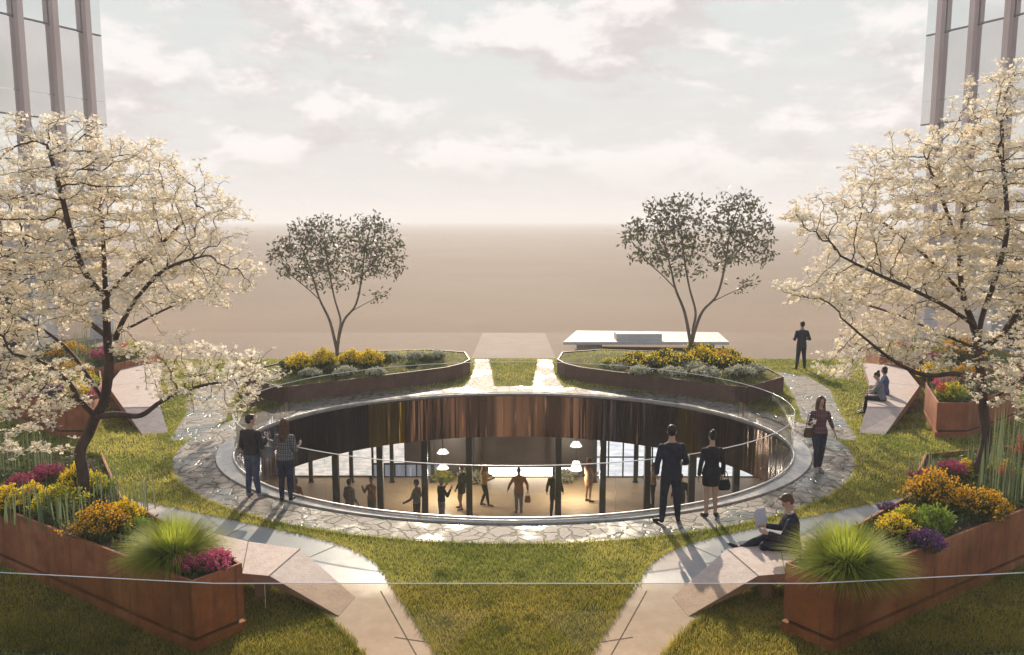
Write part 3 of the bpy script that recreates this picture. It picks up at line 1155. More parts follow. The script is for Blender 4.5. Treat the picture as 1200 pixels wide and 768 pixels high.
def blossom_tree(label, y0, limbs, radii, blobs, natt, nfl, fsize):
    """limbs: list of pixel polylines (u, v, dy); the first is the trunk"""
    base = D(limbs[0][0][0], limbs[0][0][1], y0 + limbs[0][0][2])
    base.z = .90
    nodes, par, rmin = [], [], {}
    for li, (lm, rd) in enumerate(zip(limbs, radii)):
        pts = [D(u, v, y0 + dy) for u, v, dy in lm]
        if li == 0:
            pts[0] = base.copy()
        sp = smooth_line(pts, 5)
        if li > 0:
            dd = [(sp[0] - Vector(q)).length for q in nodes]
            prev = int(np.argmin(dd))
            sp = sp[1:]
        else:
            prev = -1
        for i, p in enumerate(sp):
            nodes.append(np.array(p))
            par.append(prev)
            prev = len(nodes) - 1
            f = i / max(1, len(sp) - 1)
            rmin[prev] = rd[0] * (1 - f) + rd[1] * f
    att = blob_points(blobs, natt, y0, .30)
    N, par = grow(nodes, par, att, .12, .10, 110)
    o = empty('blossom_tree', base)
    tag(o, label, 'tree', 'pale blossoming trees in the front planters')
    b = MB()
    N = N - np.array(base)
    rad, ch = limb_mesh(b, N, par, .0040, 2.35, rmin)
    b.build('trunk', m_bark, o, True)
    thin = np.where(rad < .0125)[0]
    thin = thin[thin > len(rmin)]
    nc = nfl // 4
    cen = N[RNG.choice(thin, nc)] + RNG.normal(0, .035, (nc, 3)) + np.array([0, 0, .03])
    pos = np.repeat(cen, 4, 0) + RNG.normal(0, 1, (nc * 4, 3)) * np.array([.045, .045, .018])
    v, f = petals(pos, fsize)
    mesh_obj('blossom', v, f, m_petal, o)
    return o


L_limbs = [
    [(95, 594, 0), (98, 560, .02), (94, 530, .05), (104, 508, .05), (112, 488, .03), (122, 470, .0), (128, 430, 0), (126, 395, 0), (124, 350, .05), (122, 305, .15), (120, 260, .25)],
    [(112, 488, .03), (95, 470, -.25), (78, 445, -.5), (50, 425, -.8), (15, 415, -1.0)],
    [(112, 488, .03), (140, 486, -.2), (165, 487, -.35), (190, 470, -.5), (225, 455, -.7), (275, 445, -.8)],
    [(128, 430, 0), (138, 390, -.2), (160, 350, -.45), (195, 315, -.7), (240, 300, -.9)],
    [(126, 395, 0), (95, 370, .3), (60, 335, .6), (25, 300, .8)],
    [(124, 350, .05), (150, 320, .4), (190, 285, .8), (225, 250, 1.0)],
    [(124, 350, .05), (100, 320, -.3), (85, 280, -.6), (70, 220, -.7), (55, 170, -.6)],
    [(126, 395, 0), (150, 385, .5), (200, 360, .9), (245, 345, 1.1)],
    [(122, 470, 0), (80, 410, .5), (30, 375, .9), (-20, 360, 1.1)],
]
L_rad = [(.105, .030), (.05, .016), (.06, .016), (.05, .014), (.045, .014), (.035, .012), (.045, .012), (.03, .012), (.04, .012)]
L_blobs = [(100, 215, 110, 60, 0, 1.6), (195, 255, 90, 65, .2, 1.3), (35, 260, 75, 90, 0, 1.5), (110, 320, 130, 60, 0, 1.7), (240, 325, 65, 42, 0, 1.1),
           (15, 370, 65, 55, 0, 1.2), (62, 152, 55, 24, -.4, .7), (150, 185, 60, 25, .2, .8), (255, 440, 85, 40, -.7, .8), (190, 415, 60, 25, -.5, .6), (35, 450, 70, 55, -.7, .7), (-45, 300, 60, 130, 0, 1.3), (265, 270, 35, 40, .3, .7), (20, 520, 30, 25, -.9, .4), (280, 480, 40, 12, -.8, .4)]
blossom_tree('pale blossoming tree at the left, branches reaching towards the couple in jeans', 13.3, L_limbs, L_rad, L_blobs, 3300, 36000, .034)
R_limbs = [
    [(1140, 566, 0), (1150, 540, 0), (1156, 510, .05), (1152, 480, .05), (1150, 445, .0), (1146, 410, 0), (1140, 380, .05), (1128, 345, .1), (1125, 300, .2), (1130, 240, .3)],
    [(1150, 447, 0), (1120, 438, -.3), (1085, 440, -.5), (1050, 425, -.7), (1020, 402, -.9), (985, 372, -1.0)],
    [(1146, 410, 0), (1175, 390, .1), (1200, 355, .2), (1225, 320, .3)],
    [(1146, 410, 0), (1150, 375, -.4), (1165, 330, -.7), (1180, 270, -.8), (1175, 190, -.7)],
    [(1140, 380, .05), (1110, 360, -.4), (1070, 340, -.8), (1025, 320, -1.0), (985, 300, -1.1)],
    [(1128, 345, .1), (1095, 310, .5), (1060, 280, .8), (1020, 250, 1.0)],
    [(1146, 410, 0), (1090, 385, .6), (1040, 365, .9), (990, 350, 1.0)],
    [(1152, 480, .05), (1180, 455, -.5), (1205, 440, -.8)],
    [(1125, 300, .2), (1110, 250, .1), (1090, 200, .1)],
]
R_rad = [(.115, .03), (.055, .014), (.07, .03), (.05, .014), (.04, .013), (.035, .012), (.035, .012), (.035, .012), (.03, .012)]
R_blobs = [(1160, 145, 55, 42, -.2, 1.2), (1070, 205, 80, 45, .1, 1.4), (1150, 225, 90, 70, 0, 1.8), (1000, 265, 70, 48, 0, 1.2), (1120, 315, 110, 60, 0, 1.7), (962, 340, 62, 24, -.4, .9),
           (1050, 395, 75, 30, 0, 1.0), (995, 428, 36, 20, -.8, .5), (1190, 440, 55, 50, -.6, .8), (1215, 300, 60, 130, 0, 1.4), (1040, 330, 60, 40, .3, 1.2), (940, 250, 25, 25, 0, .6), (1185, 95, 35, 20, -.3, .7)]
blossom_tree('pale blossoming tree at the right, spreading over the seated women', 14.66, R_limbs, R_rad, R_blobs, 3400, 36000, .037)


def slender_tree(base_px, y0):
    limbs = [
        [(396, 424, 0), (395, 412, 0), (392, 398, 0), (386, 375, 0), (375, 352, -.1), (368, 330, -.2), (358, 300, -.3)],
        [(395, 412, 0), (397, 392, .1), (399, 375, .2), (392, 350, .3), (386, 320, .4), (380, 285, .4)],
        [(395, 412, 0), (398, 392, -.1), (404, 374, -.15), (417, 357, -.2), (424, 325, -.1), (428, 290, 0), (436, 262, 0)],
        [(410, 366, -.15), (428, 356, -.3), (440, 350, -.4)],
        [(375, 352, -.1), (360, 338, -.2), (340, 322, -.3)],
        [(424, 325, -.1), (440, 305, .2), (455, 290, .3)],
    ]
    rads = [(.075, .018), (.05, .018), (.055, .016), (.018, .01), (.022, .01), (.02, .01)]
    base = D(*base_px, y0)
    base.z = .62
    nodes, par, rmin = [], [], {}
    for li, (lm, rd) in enumerate(zip(limbs, rads)):
        pts = [D(u, v, y0 + dy) for u, v, dy in lm]
        if li == 0:
            pts[0] = base.copy()
        sp = smooth_line(pts, 5)
        prev = -1
        if li:
            prev = int(np.argmin([(sp[0] - Vector(q)).length for q in nodes]))
            sp = sp[1:]
        for i, p in enumerate(sp):
            nodes.append(np.array(p))
            par.append(prev)
            prev = len(nodes) - 1
            f = i / max(1, len(sp) - 1)
            rmin[prev] = rd[0] * (1 - f) + rd[1] * f
    blobs = [(352, 288, 26, 22, 0, .8), (378, 283, 28, 30, .2, .9), (342, 312, 24, 14, -.2, .6), (384, 318, 26, 22, .2, .8), (365, 268, 22, 12, .1, .6), (330, 300, 14, 14, 0, .4),
             (430, 288, 24, 26, 0, .8), (452, 296, 20, 22, .2, .7), (438, 262, 22, 14, 0, .6), (444, 345, 14, 8, -.3, .4), (462, 318, 12, 10, .1, .4), (432, 312, 18, 16, 0, .6), (418, 256, 8, 8, 0, .3)]
    blobs = [(b_[0], b_[1], b_[2] * 1.2, b_[3] * 1.2, b_[4], b_[5] * 1.2) for b_ in blobs]
    att = blob_points(blobs, 1100, y0)
    N, par = grow(nodes, par, att, .16, .16, 80)
    N = N - np.array(base)
    o = empty('slender_tree', base)
    tag(o, 'slender multi-stemmed olive green tree among solid yellow bushes on the left island', 'tree', 'slender dark trees on the island beds')
    b = MB()
    rad, ch = limb_mesh(b, N, par, .0045, 2.3, rmin)
    b.build('trunk', m_bark2, o, True)
    thin = np.where(rad < .010)[0]
    thin = thin[thin > len(rmin)]
    pk = RNG.choice(thin, 3300)
    pos = N[pk] + RNG.normal(0, .08, (3300, 3))
    dr = RNG.normal(0, .7, (3300, 3)) + np.array([0, 0, -.35])
    v, f = leaves(pos, dr, .165, .075)
    mesh_obj('leaves', v, f, m_leafdark, o)
    return o


st = slender_tree((396, 424), 28.8)
dup(st, Vector((6.55, 29.5, .62)), R(-12), 1.15, 'slender multi-stemmed olive green tree rising from mixed plants on the right island')


# ------------------------------------------------------------------ planting
PL = {}


def leafmat(name, c1, c2, tr=.35):
    return M(name, c1, c2, 6, .6, transl=tr, island=.7, spec=.25)


m_stemg = leafmat('green_stem', (.055, .085, .02), (.11, .13, .035))
m_lime = leafmat('lime_leaf', (.16, .26, .03), (.34, .40, .05))
m_yel = leafmat('yellow_bloom', (.80, .54, .015), (.92, .72, .05), .4)
m_org = leafmat('amber_bloom', (.62, .28, .015), (.78, .46, .03), .4)
m_pink = leafmat('pink_bloom', (.50, .07, .17), (.66, .16, .26), .4)
m_mag = leafmat('magenta_bloom', (.26, .035, .12), (.48, .07, .16), .4)
m_pur = leafmat('purple_bloom', (.10, .03, .14), (.22, .07, .24), .35)
m_red = leafmat('red_bloom', (.55, .05, .06), (.70, .13, .10), .4)
m_wht = leafmat('white_foliage', (.36, .37, .25), (.62, .59, .45), .3)
m_olv = leafmat('olive_foliage', (.10, .10, .025), (.20, .17, .045))
m_reed = leafmat('reed_stalk', (.13, .17, .08), (.25, .28, .15), .3)
m_olvgr = leafmat('cover_leaf', (.04, .07, .018), (.13, .15, .03))
m_dgr = leafmat('deep_green_leaf', (.025, .055, .018), (.06, .10, .03))


def sprig_plant(key, name, label, cat, r, h, ns, leaf, bloom, nl=8, nb=7, ll=.05, bl=.035, dome=.55, up=1.0, bloom_part='blossom'):
    """upright sprigs under a dome: leaves along each, flowers at the tip"""
    o = empty(name)
    tag(o, label, cat)
    a = RNG.uniform(0, 2 * np.pi, ns)
    q = np.sqrt(RNG.random(ns))
    lump = 1 + .18 * np.sin(a * 3 + RNG.uniform(0, 6)) + .12 * np.sin(a * 5 + RNG.uniform(0, 6))
    base = np.stack([np.cos(a) * q * r * .55, np.sin(a) * q * r * .55, np.zeros(ns)], 1)
    tip = np.stack([np.cos(a) * q * r * lump, np.sin(a) * q * r * lump, h * (1 - dome * q ** 2) * RNG.uniform(.78, 1.08, ns)], 1)
    st_ = MB()
    for i in range(0, ns, 2):
        st_.tube([base[i], (base[i] + tip[i]) / 2 + RNG.normal(0, .01, 3), tip[i]], [.005, .004, .002], 3)
    st_.build('stem', m_stemg, o)
    t = RNG.uniform(.15, .97, (ns, nl))
    P = base[:, None] + (tip - base)[:, None] * t[..., None]
    P = P.reshape(-1, 3) + RNG.normal(0, .012, (ns * nl, 3))
    dr = RNG.normal(0, 1, P.shape) + np.array([0, 0, .5 * up]) + np.repeat(tip - base, nl, 0) * .6
    v, f = leaves(P, dr, ll, ll * .42)
    mesh_obj('foliage', v, f, leaf, o)
    if bloom:
        t = RNG.uniform(.78, 1.04, (ns, nb))
        P = (base[:, None] + (tip - base)[:, None] * t[..., None]).reshape(-1, 3) + RNG.normal(0, bl * .45, (ns * nb, 3))
        dr = RNG.normal(0, .8, P.shape) + np.array([0, 0, .8])
        v, f = leaves(P, dr, bl, bl * .75)
        mesh_obj(bloom_part, v, f, bloom, o)
    PL[key] = o
    return o


def reed_plant():
    o = empty('reed_clump')
    tag(o, 'x', 'reeds')
    n = 26
    v, f, k = [], [], 0
    for i in range(n):
        a, q = RNG.uniform(0, 6.28), math.sqrt(RNG.random()) * .24
        h = RNG.uniform(.45, .85)
        x, y = math.cos(a) * q, math.sin(a) * q
        lx, ly = RNG.normal(0, .035, 2)
        w_ = RNG.uniform(.006, .011)
        c = RNG.uniform(0, 3.14)
        dx, dy = math.cos(c) * w_, math.sin(c) * w_
        v += [(x - dx, y - dy, 0), (x + dx, y + dy, 0), (x + dx + lx * .4, y + dy + ly * .4, h * .6), (x - dx + lx * .4, y - dy + ly * .4, h * .6), (x + lx, y + ly, h)]
        f += [[k, k + 1, k + 2, k + 3], [k + 3, k + 2, k + 4]]
        k += 5
    mesh_obj('stalk', v, f, m_reed, o)
    PL['reed'] = o


def fountain_grass():
    o = empty('fountain_grass')
    tag(o, 'x', 'ornamental grass')
    m = bpy.data.materials.new('fountain_blade')
    m.use_nodes = True
    m.node_tree.nodes.clear()
    t = NT(m.node_tree)
    x, y, z = t.n('ShaderNodeSeparateXYZ', {0: t.n('ShaderNodeTexCoord').outputs['Object']}).outputs
    rnd = t.n('ShaderNodeNewGeometry').outputs['Random Per Island']
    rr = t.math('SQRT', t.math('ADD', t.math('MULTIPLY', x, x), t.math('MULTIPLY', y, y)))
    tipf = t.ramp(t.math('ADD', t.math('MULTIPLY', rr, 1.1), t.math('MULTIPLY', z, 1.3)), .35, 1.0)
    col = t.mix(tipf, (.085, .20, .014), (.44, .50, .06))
    col = t.mix(t.math('MULTIPLY', rnd, .35), col, (.26, .22, .06))
    p = t.n('ShaderNodeBsdfPrincipled', {'Base Color': col, 'Roughness': .6, 'Specular IOR Level': .2})
    tl = t.n('ShaderNodeBsdfTranslucent', {0: col})
    mx = t.n('ShaderNodeMixShader', {0: .6, 1: p.outputs[0], 2: tl.outputs[0]})
    t.n('ShaderNodeOutputMaterial', {0: mx.outputs[0]})
    n = 4200
    v, f, k = [], [], 0
    for i in range(n):
        a = RNG.uniform(0, 2 * math.pi)
        q = RNG.random() ** .5 * .13
        el_ = RNG.uniform(.38, 1.5)
        L = RNG.uniform(.48, .86)
        p = np.array([math.cos(a) * q, math.sin(a) * q, 0.0])
        dv = np.array([math.cos(a) * math.cos(el_), math.sin(a) * math.cos(el_), math.sin(el_)])
        sd_ = np.array([-math.sin(a), math.cos(a), 0])
        seg = 5
        for s_ in range(seg + 1):
            w_ = .0052 * (1 - s_ / seg) + .0006
            v += [p - sd_ * w_, p + sd_ * w_]
            p = p + dv * L / seg
            dv = dv + np.array([0, 0, -.17 - .06 * math.cos(el_)])
            dv /= np.linalg.norm(dv)
        f += [[k + 2 * s_, k + 2 * s_ + 1, k + 2 * s_ + 3, k + 2 * s_ + 2] for s_ in range(seg)]
        k += 2 * (seg + 1)
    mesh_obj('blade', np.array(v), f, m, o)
    PL['fountain'] = o


sprig_plant('yellow', 'yellow_bush', 'x', 'bush', .34, .46, 150, m_stemg, m_yel, 9, 9, .06, .042)
sprig_plant('amber', 'amber_bush', 'x', 'bush', .40, .44, 190, m_olv, m_org, 10, 6, .05, .034)
sprig_plant('limeyellow', 'lime_bush', 'x', 'bush', .34, .44, 130, m_lime, m_yel, 12, 4, .06, .036)
sprig_plant('lime', 'lime_bush', 'x', 'bush', .30, .36, 110, m_lime, None, 16, 0, .075)
sprig_plant('pink', 'pink_heather', 'x', 'heather', .30, .30, 150, m_stemg, m_pink, 5, 11, .035, .030, up=1.4)
sprig_plant('magenta', 'magenta_flower', 'x', 'flowers', .30, .42, 120, m_stemg, m_mag, 6, 10, .04, .032, dome=.3, up=1.6)
sprig_plant('purple', 'purple_flower', 'x', 'flowers', .26, .26, 120, m_dgr, m_pur, 6, 9, .035, .028)
sprig_plant('red', 'red_flower', 'x', 'flowers', .18, .60, 34, m_stemg, m_red, 8, 16, .05, .036, dome=.2)
sprig_plant('white', 'silver_foliage', 'x', 'foliage plant', .42, .30, 130, m_dgr, m_wht, 6, 7, .07, .065, bloom_part='pale_leaf')
sprig_plant('dark', 'dark_shrub', 'x', 'shrub', .36, .34, 120, m_olvgr, None, 16, 0, .07)
sprig_plant('mixed', 'mixed_bush', 'x', 'bush', .45, .36, 150, m_dgr, m_yel, 11, 2, .08, .055)
reed_plant()
fountain_grass()
used = set()


def plant(key, label, u, v, z, scale=1.0, group=None, xy=None):
    p = G(u, v, z) if xy is None else Vector((*xy, z))
    rz = random.uniform(0, 6.28)
    sc = (scale * random.uniform(.9, 1.14), scale * random.uniform(.88, 1.1), scale * random.uniform(.86, 1.16)) if not isinstance(scale, tuple) else scale
    if key not in used:
        used.add(key)
        o = PL[key]
        o.location, o.rotation_euler, o.scale = p, (0, 0, rz), sc
        o['label'] = label
        if group:
            o['group'] = group
        return o
    return dup(PL[key], p, rz, sc, label, group)


FZP = .93
gl, gr = 'plants in the left foreground planter', 'plants in the right foreground planter'
# left foreground planter
plant('yellow', 'bright yellow flowering bush at the left edge, in front of pink heather', 8, 600, FZP, 1.05, gl)
plant('yellow', 'small yellow flowering bush between the pink heather and the reeds at left', 38, 592, FZP, .8, gl)
plant('pink', 'pink heather behind the yellow bush at the left edge of the photo', 30, 572, FZP, 1.0, gl)
plant('magenta', 'magenta flowers left of the blossom tree trunk', 58, 566, FZP, .9, gl)
plant('limeyellow', 'yellow green bush immediately left of the left tree trunk', 70, 600, FZP, 1.1, gl)
plant('limeyellow', 'yellow green bush immediately right of the left tree trunk', 112, 580, FZP, .95, gl)
plant('yellow', 'yellow flowering bush just behind the left tree trunk', 92, 574, FZP, .9, gl)
plant('amber', 'amber flowering bush overhanging the rim of the left planter', 118, 628, FZP, 1.12, gl)
plant('yellow', 'yellow flowering bush between the amber bush and the fountain grass', 146, 616, FZP, .95, gl)
plant('lime', 'small lime green leafy plant beside the left fountain grass', 160, 626, FZP, .7, gl)
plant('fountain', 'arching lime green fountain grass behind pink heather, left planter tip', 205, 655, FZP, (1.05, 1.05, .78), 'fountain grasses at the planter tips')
plant('pink', 'bright pink heather at the tip of the left planter', 252, 668, FZP, (1.0, .9, .9), gl)
plant('magenta', 'purple pink heather beside the fountain grass at the left planter tip', 224, 672, FZP, (.75, .75, .62), gl)
for i, (u, v, lab) in enumerate(((25, 610, 'grey green reeds at the front rim of the left planter near the left edge'), (55, 616, 'grey green reeds at the planter rim before the yellow green bush'), (88, 620, 'grey green reeds standing before the left tree trunk'), (8, 560, 'tall reeds behind the pink heather at the left edge'), (128, 590, 'reeds right of the left tree trunk behind the amber bush'), (165, 600, 'reeds near the lawn behind the left fountain grass'), (45, 558, 'tall reeds behind magenta flowers at left'))):
    plant('reed', lab, u, v, FZP, (1.0, 1.0, 1.5 if v < 570 else .95), 'reed clumps in the left foreground planter')
# right foreground planter
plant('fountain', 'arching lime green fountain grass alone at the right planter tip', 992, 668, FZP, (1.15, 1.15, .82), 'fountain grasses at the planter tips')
plant('yellow', 'yellow flowering plant between the fountain grass and lime bush at right', 1048, 628, FZP, .8, gr)
plant('limeyellow', 'yellow lime bush in front of the big amber bush, right planter', 1062, 618, FZP, .75, gr)
plant('lime', 'lime green leafy bush before the big amber bush, right planter', 1092, 622, FZP, 1.05, gr)
plant('purple', 'dark purple flowers on the rim of the right planter', 1086, 645, FZP, 1.05, gr)
plant('purple', 'small purple flowers beside the path behind the right fountain grass', 1042, 600, FZP, .7, gr)
plant('amber', 'big amber flowering bush at the foot of the right tree trunk', 1095, 594, FZP, 1.25, gr)
plant('amber', 'amber flowering bush at the rim of the right planter below the trunk', 1150, 606, FZP, 1.2, gr)
plant('magenta', 'magenta flowers left of the right tree trunk beside the lawn', 1086, 572, FZP, .95, gr)
plant('magenta', 'magenta flowers touching the right tree trunk', 1116, 564, FZP, .95, gr)
plant('yellow', 'small yellow flowering bush behind the right tree trunk', 1132, 556, FZP, .6, gr)
plant('limeyellow', 'yellow green bush among reeds at the right edge', 1178, 560, FZP, .8, gr)
plant('red', 'tall red flower spikes at the right edge of the photo', 1193, 560, FZP, 1.1, gr)
plant('red', 'red flower spikes among reeds right of the right trunk', 1176, 575, FZP, .85, gr)
for i, (u, v, lab) in enumerate(((1165, 580, 'grey green reeds right of the right tree trunk'), (1190, 590, 'grey green reeds at the right edge above the planter rim'), (1178, 545, 'tall reeds behind the red flower spikes at the right edge'), (1200, 560, 'tall reeds at the extreme right edge'), (1080, 570, 'sparse reeds beside magenta flowers left of the right trunk'), (1150, 556, 'tall reeds directly behind the right tree trunk'))):
    plant('reed', lab, u, v, FZP, (1.1, 1.1, 1.75 if u > 1155 else 1.0), 'reed clumps in the right foreground planter')
# far right planters
gbr, gbl = 'plants in the planter beside the occupied bench', 'plants in the planter behind the left tree'
Z2 = .86
plant('limeyellow', 'lime plant with pale yellow flowers at the front of the far right planter', 0, 0, Z2, 1.15, gbr, (11.75, 21.35))
plant('red', 'red flowers at the front corner of the planter beside the women', 0, 0, Z2, .8, gbr, (11.35, 21.15))
plant('yellow', 'yellow flowers on the crest of the planter beside the women', 0, 0, Z2, 1.2, gbr, (12.55, 24.0))
plant('amber', 'amber flowers on the right of the crest of the planter beside the women', 0, 0, Z2, 1.3, gbr, (13.6, 24.0))
plant('pink', 'pink flowers mid way along the planter beside the women', 0, 0, Z2, 1.3, gbr, (12.4, 22.9))
plant('magenta', 'magenta flowers on the right flank of the planter beside the women', 0, 0, Z2, 1.3, gbr, (13.2, 22.8))
for x, y, lab in ((12.2, 22.3, 'reeds in the middle of the planter beside the women'), (13.3, 24.6, 'reeds at the back of the planter beside the women'), (12.9, 22.2, 'reeds on the right rim of the planter beside the women')):
    plant('reed', lab, 0, 0, Z2, 1.2, gbr, (x, y))
plant('yellow', 'lime yellow bush behind the left tree trunk in the far planter', 0, 0, Z2, 1.1, gbl, (-11.75, 21.4))
plant('pink', 'pink flowers behind the left tree fork', 0, 0, Z2, 1.1, gbl, (-11.45, 21.6))
plant('purple', 'purple flowers at the outer side of the planter behind the left tree', 0, 0, Z2, 1.4, gbl, (-12.6, 21.8))
plant('amber', 'amber bush on the crest of the planter behind the left tree', 0, 0, Z2, 1.3, gbl, (-13.2, 23.9))
plant('limeyellow', 'lime bush seen between the limbs of the left tree', 0, 0, Z2, 1.2, gbl, (-12.3, 22.9))
for x, y, lab in ((-12.9, 23.0, 'reeds in the middle of the planter behind the left tree'), (-13.6, 24.8, 'reeds at the back of the planter behind the left tree')):
    plant('reed', lab, 0, 0, Z2, 1.2, gbl, (x, y))
Z3 = .6
gfr, gfl = 'plants in the far right planter', 'plants in the far left planter'
for sg, gg, sd_ in ((1, gfr, 'right'), (-1, gfl, 'left')):
    plant('limeyellow', f'lime yellow bush at the inner end of the far {sd_} planter', 0, 0, Z3, 1.4, gg, (sg * 14.3, 29.9))
    plant('magenta', f'magenta flowers on the front rim of the far {sd_} planter', 0, 0, Z3, 1.6, gg, (sg * 14.4, 28.0))
    plant('red', f'pink red flowers at the bench end of the far {sd_} planter', 0, 0, Z3, 1.3, gg, (sg * 14.0, 28.9))
    plant('amber', f'amber bush in the middle of the far {sd_} planter', 0, 0, Z3, 1.7, gg, (sg * 16.2, 29.2))
    plant('dark', f'dark shrub at the back of the far {sd_} planter', 0, 0, Z3, 1.6, gg, (sg * 17.3, 30.5))
    for q, (x, y) in enumerate(((15.1, 30.6), (15.4, 28.9), (16.6, 30.8))):
        plant('reed', f"{['tall reeds behind the lime bush', 'tall reeds before the amber bush', 'tall reeds next to the dark shrub'][q]} in the far {sd_} planter", 0, 0, Z3, 1.5, gg, (sg * x, y))
# islands
gi, gj = 'plants on the left island bed', 'plants on the right island bed'
ZI = .66
for u, v, s, lab in ((352, 436, 1.45, 'yellow flower bush at the left end of the left island'), (378, 432, 1.5, 'yellow flower bush left of the slender tree on the left island'), (412, 430, 1.3, 'yellow flower bush touching the right side of the left slender tree'), (434, 431, 1.35, 'yellow flower bush farthest right of the four on the left island')):
    plant('yellow', lab, u, v, ZI, s, gi)
for u, v, s, lab in ((365, 441, .9, 'silver leaved plant below the left yellow bushes'), (405, 441, .9, 'silver leaved plant in front of the slender tree on the left island'), (440, 441, .8, 'silver leaved plant below the right yellow bush on the left island'), (462, 424, 1.0, 'silver leaved plant right of the yellow bushes'), (488, 422, .95, 'silver leaved plant in the middle of the right half of the left island'), (512, 421, .9, 'silver leaved plant near the right tip of the left island')):
    plant('white', lab, u, v, ZI, s, gi)
for u, v, s, lab in ((340, 432, 1.1, 'dark shrub at the left end of the left island'), (450, 426, 1.0, 'dark shrub behind the silver plants on the left island'), (482, 432, .7, 'small dark shrub alone on the turf of the left island'), (390, 438, .9, 'dark green plant between silver plants on the left island'), (500, 424, .8, 'dark shrub between silver plants near the tip of the left island')):
    plant('dark', lab, u, v, ZI, s, gi)
rows = [(735, 431, 1.0), (765, 432, 1.1), (800, 430, 1.3), (835, 429, 1.3), (865, 431, 1.2), (780, 424, 1.2), (850, 422, 1.2), (820, 420, 1.3), (745, 423, 1.0)]
names = ['nearest the left tip', 'second along the front', 'just before the tree stems', 'just right of the tree stems at the front', 'at the right end', 'behind the front row on the left', 'behind the front row on the right', 'right behind the tree stems', 'at the back left']
for (u, v, s), nm in zip(rows, names):
    plant('mixed', f'yellow flecked bush, {nm} of the right island', u, v, ZI + .05, s, gj)
rows = [(750, 440, .95), (790, 441, 1.0), (830, 442, 1.1), (868, 440, 1.1), (885, 436, .9), (815, 436, 1.0), (725, 434, .8)]
names = ['left front', 'centre front', 'right of centre front', 'right front', 'far right end', 'middle beneath the yellow bushes', 'left tip']
for (u, v, s), nm in zip(rows, names):
    plant('white', f'silver leaved plant, {nm} of the right island', u, v, ZI, s, gj)
for (x, y), nm in zip(((3.4, 28.3), (4.6, 27.4), (5.9, 26.5), (7.2, 26.2), (8.1, 27.2), (4.6, 29.6), (7.4, 28.6)), ('near the left tip, low at the front', 'low in the front row below the stems', 'low at the front corner', 'low by the right corner', 'low at the right rim', 'back row, left part', 'back row, right part')):
    plant('limeyellow', f'low lime yellow plant, {nm} of the right island', 0, 0, ZI - .08, (1.15, 1.15, .62), gj, (x, y))
plant('yellow', 'single bright yellow bush behind the stems on the right island', 822, 424, ZI + .08, 1.2, gj)
plant('amber', 'amber bush right of the stems on the right island', 845, 426, ZI + .06, 1.2, gj)


gk = 'plants by the bright window on the lower level'
plant('white', 'pale flowering bush left of the bright low window below', 0, 0, FZ + .003, 1.5, gk, (-1.7, 32.7))
plant('limeyellow', 'lime bush at the far left of the bright low window below', 0, 0, FZ + .003, 1.4, gk, (-3.0, 32.8))
plant('white', 'pale flowering bush right of the bright low window below', 0, 0, FZ + .003, 1.3, gk, (2.2, 32.8))
gc, gd, kk = [], [], 0
for poly, z in ((fplant_l, .93), (fplant_r, .93), (bplant_l, .86), (bplant_r, .86), (rplant_l, .6), (rplant_r, .6)):
    xs_, ys_ = [p[0] for p in poly], [p[1] for p in poly]
    A_ = (max(xs_) - min(xs_)) * (max(ys_) - min(ys_))
    P = np.stack([RNG.uniform(min(xs_), max(xs_), int(A_ * 420)), RNG.uniform(min(ys_), max(ys_), int(A_ * 420))], 1)
    P = P[inpoly(P, inset(poly, .09))]
    P3 = np.concatenate([P, RNG.uniform(z, z + .13, (len(P), 1))], 1)
    v, f = leaves(P3, RNG.normal(0, 1, P3.shape) + np.array([0, 0, .9]), .085, .036)
    gc.append(v)
    gd.append(f + kk)
    kk += len(v)
tag(mesh_obj('ground_cover', np.concatenate(gc), np.concatenate(gd), m_olvgr), 'low dark green leaves covering the planter soil', 'ground cover', kind='stuff')


# ------------------------------------------------------------------ people
def m_flat(name, c, rough=.8):
    return M(name, c, tuple(min(1, x * 1.5 + .003) for x in c), 9, rough, bump=.7, bscale=13, spec=.25)


m_skin = M('skin_fair', (.42, .25, .17), (.48, .29, .21), 9, .55)
m_skin2 = M('skin_tan', (.30, .165, .10), (.35, .20, .13), 9, .55)
m_hair_b = m_flat('hair_black', (.012, .010, .009), .45)
m_hair_br = m_flat('hair_brown', (.065, .032, .018), .5)
m_hair_au = m_flat('hair_auburn', (.16, .06, .025), .5)
m_jean = m_flat('blue_denim', (.045, .060, .105))
m_jean_d = m_flat('dark_denim', (.020, .024, .045))
m_navy = m_flat('navy_suit', (.012, .014, .024))
m_black = m_flat('black_cloth', (.010, .010, .012))
m_char = m_flat('charcoal_knit', (.022, .021, .022))
m_shoe = m_flat('black_leather', (.010, .009, .009), .4)
m_sneak = m_flat('grey_sneaker', (.20, .20, .20))
m_greyc = m_flat('grey_cloth', (.14, .14, .15))
m_bluec = m_flat('blue_cloth', (.05, .07, .16))
m_tan = m_flat('tan_cloth', (.30, .17, .09))
m_rust = m_flat('rust_cloth', (.30, .12, .05))
m_ochre = m_flat('ochre_cloth', (.34, .21, .07))
m_paper = M('paper', (.50, .50, .55), (.58, .58, .60), 10, .8)
m_collar = m_flat('white_cotton', (.70, .70, .70))
m_eye = M('dark_eye', (.02, .015, .012), rough=.2)
m_lip = M('lip', (.30, .09, .08), rough=.5)
m_plaid1 = plaid_mat('grey_plaid', (.040, .042, .050), (.30, .30, .31), (.015, .015, .02))
m_plaid2 = plaid_mat('maroon_plaid', (.10, .030, .045), (.20, .12, .13), (.03, .015, .03), 20)


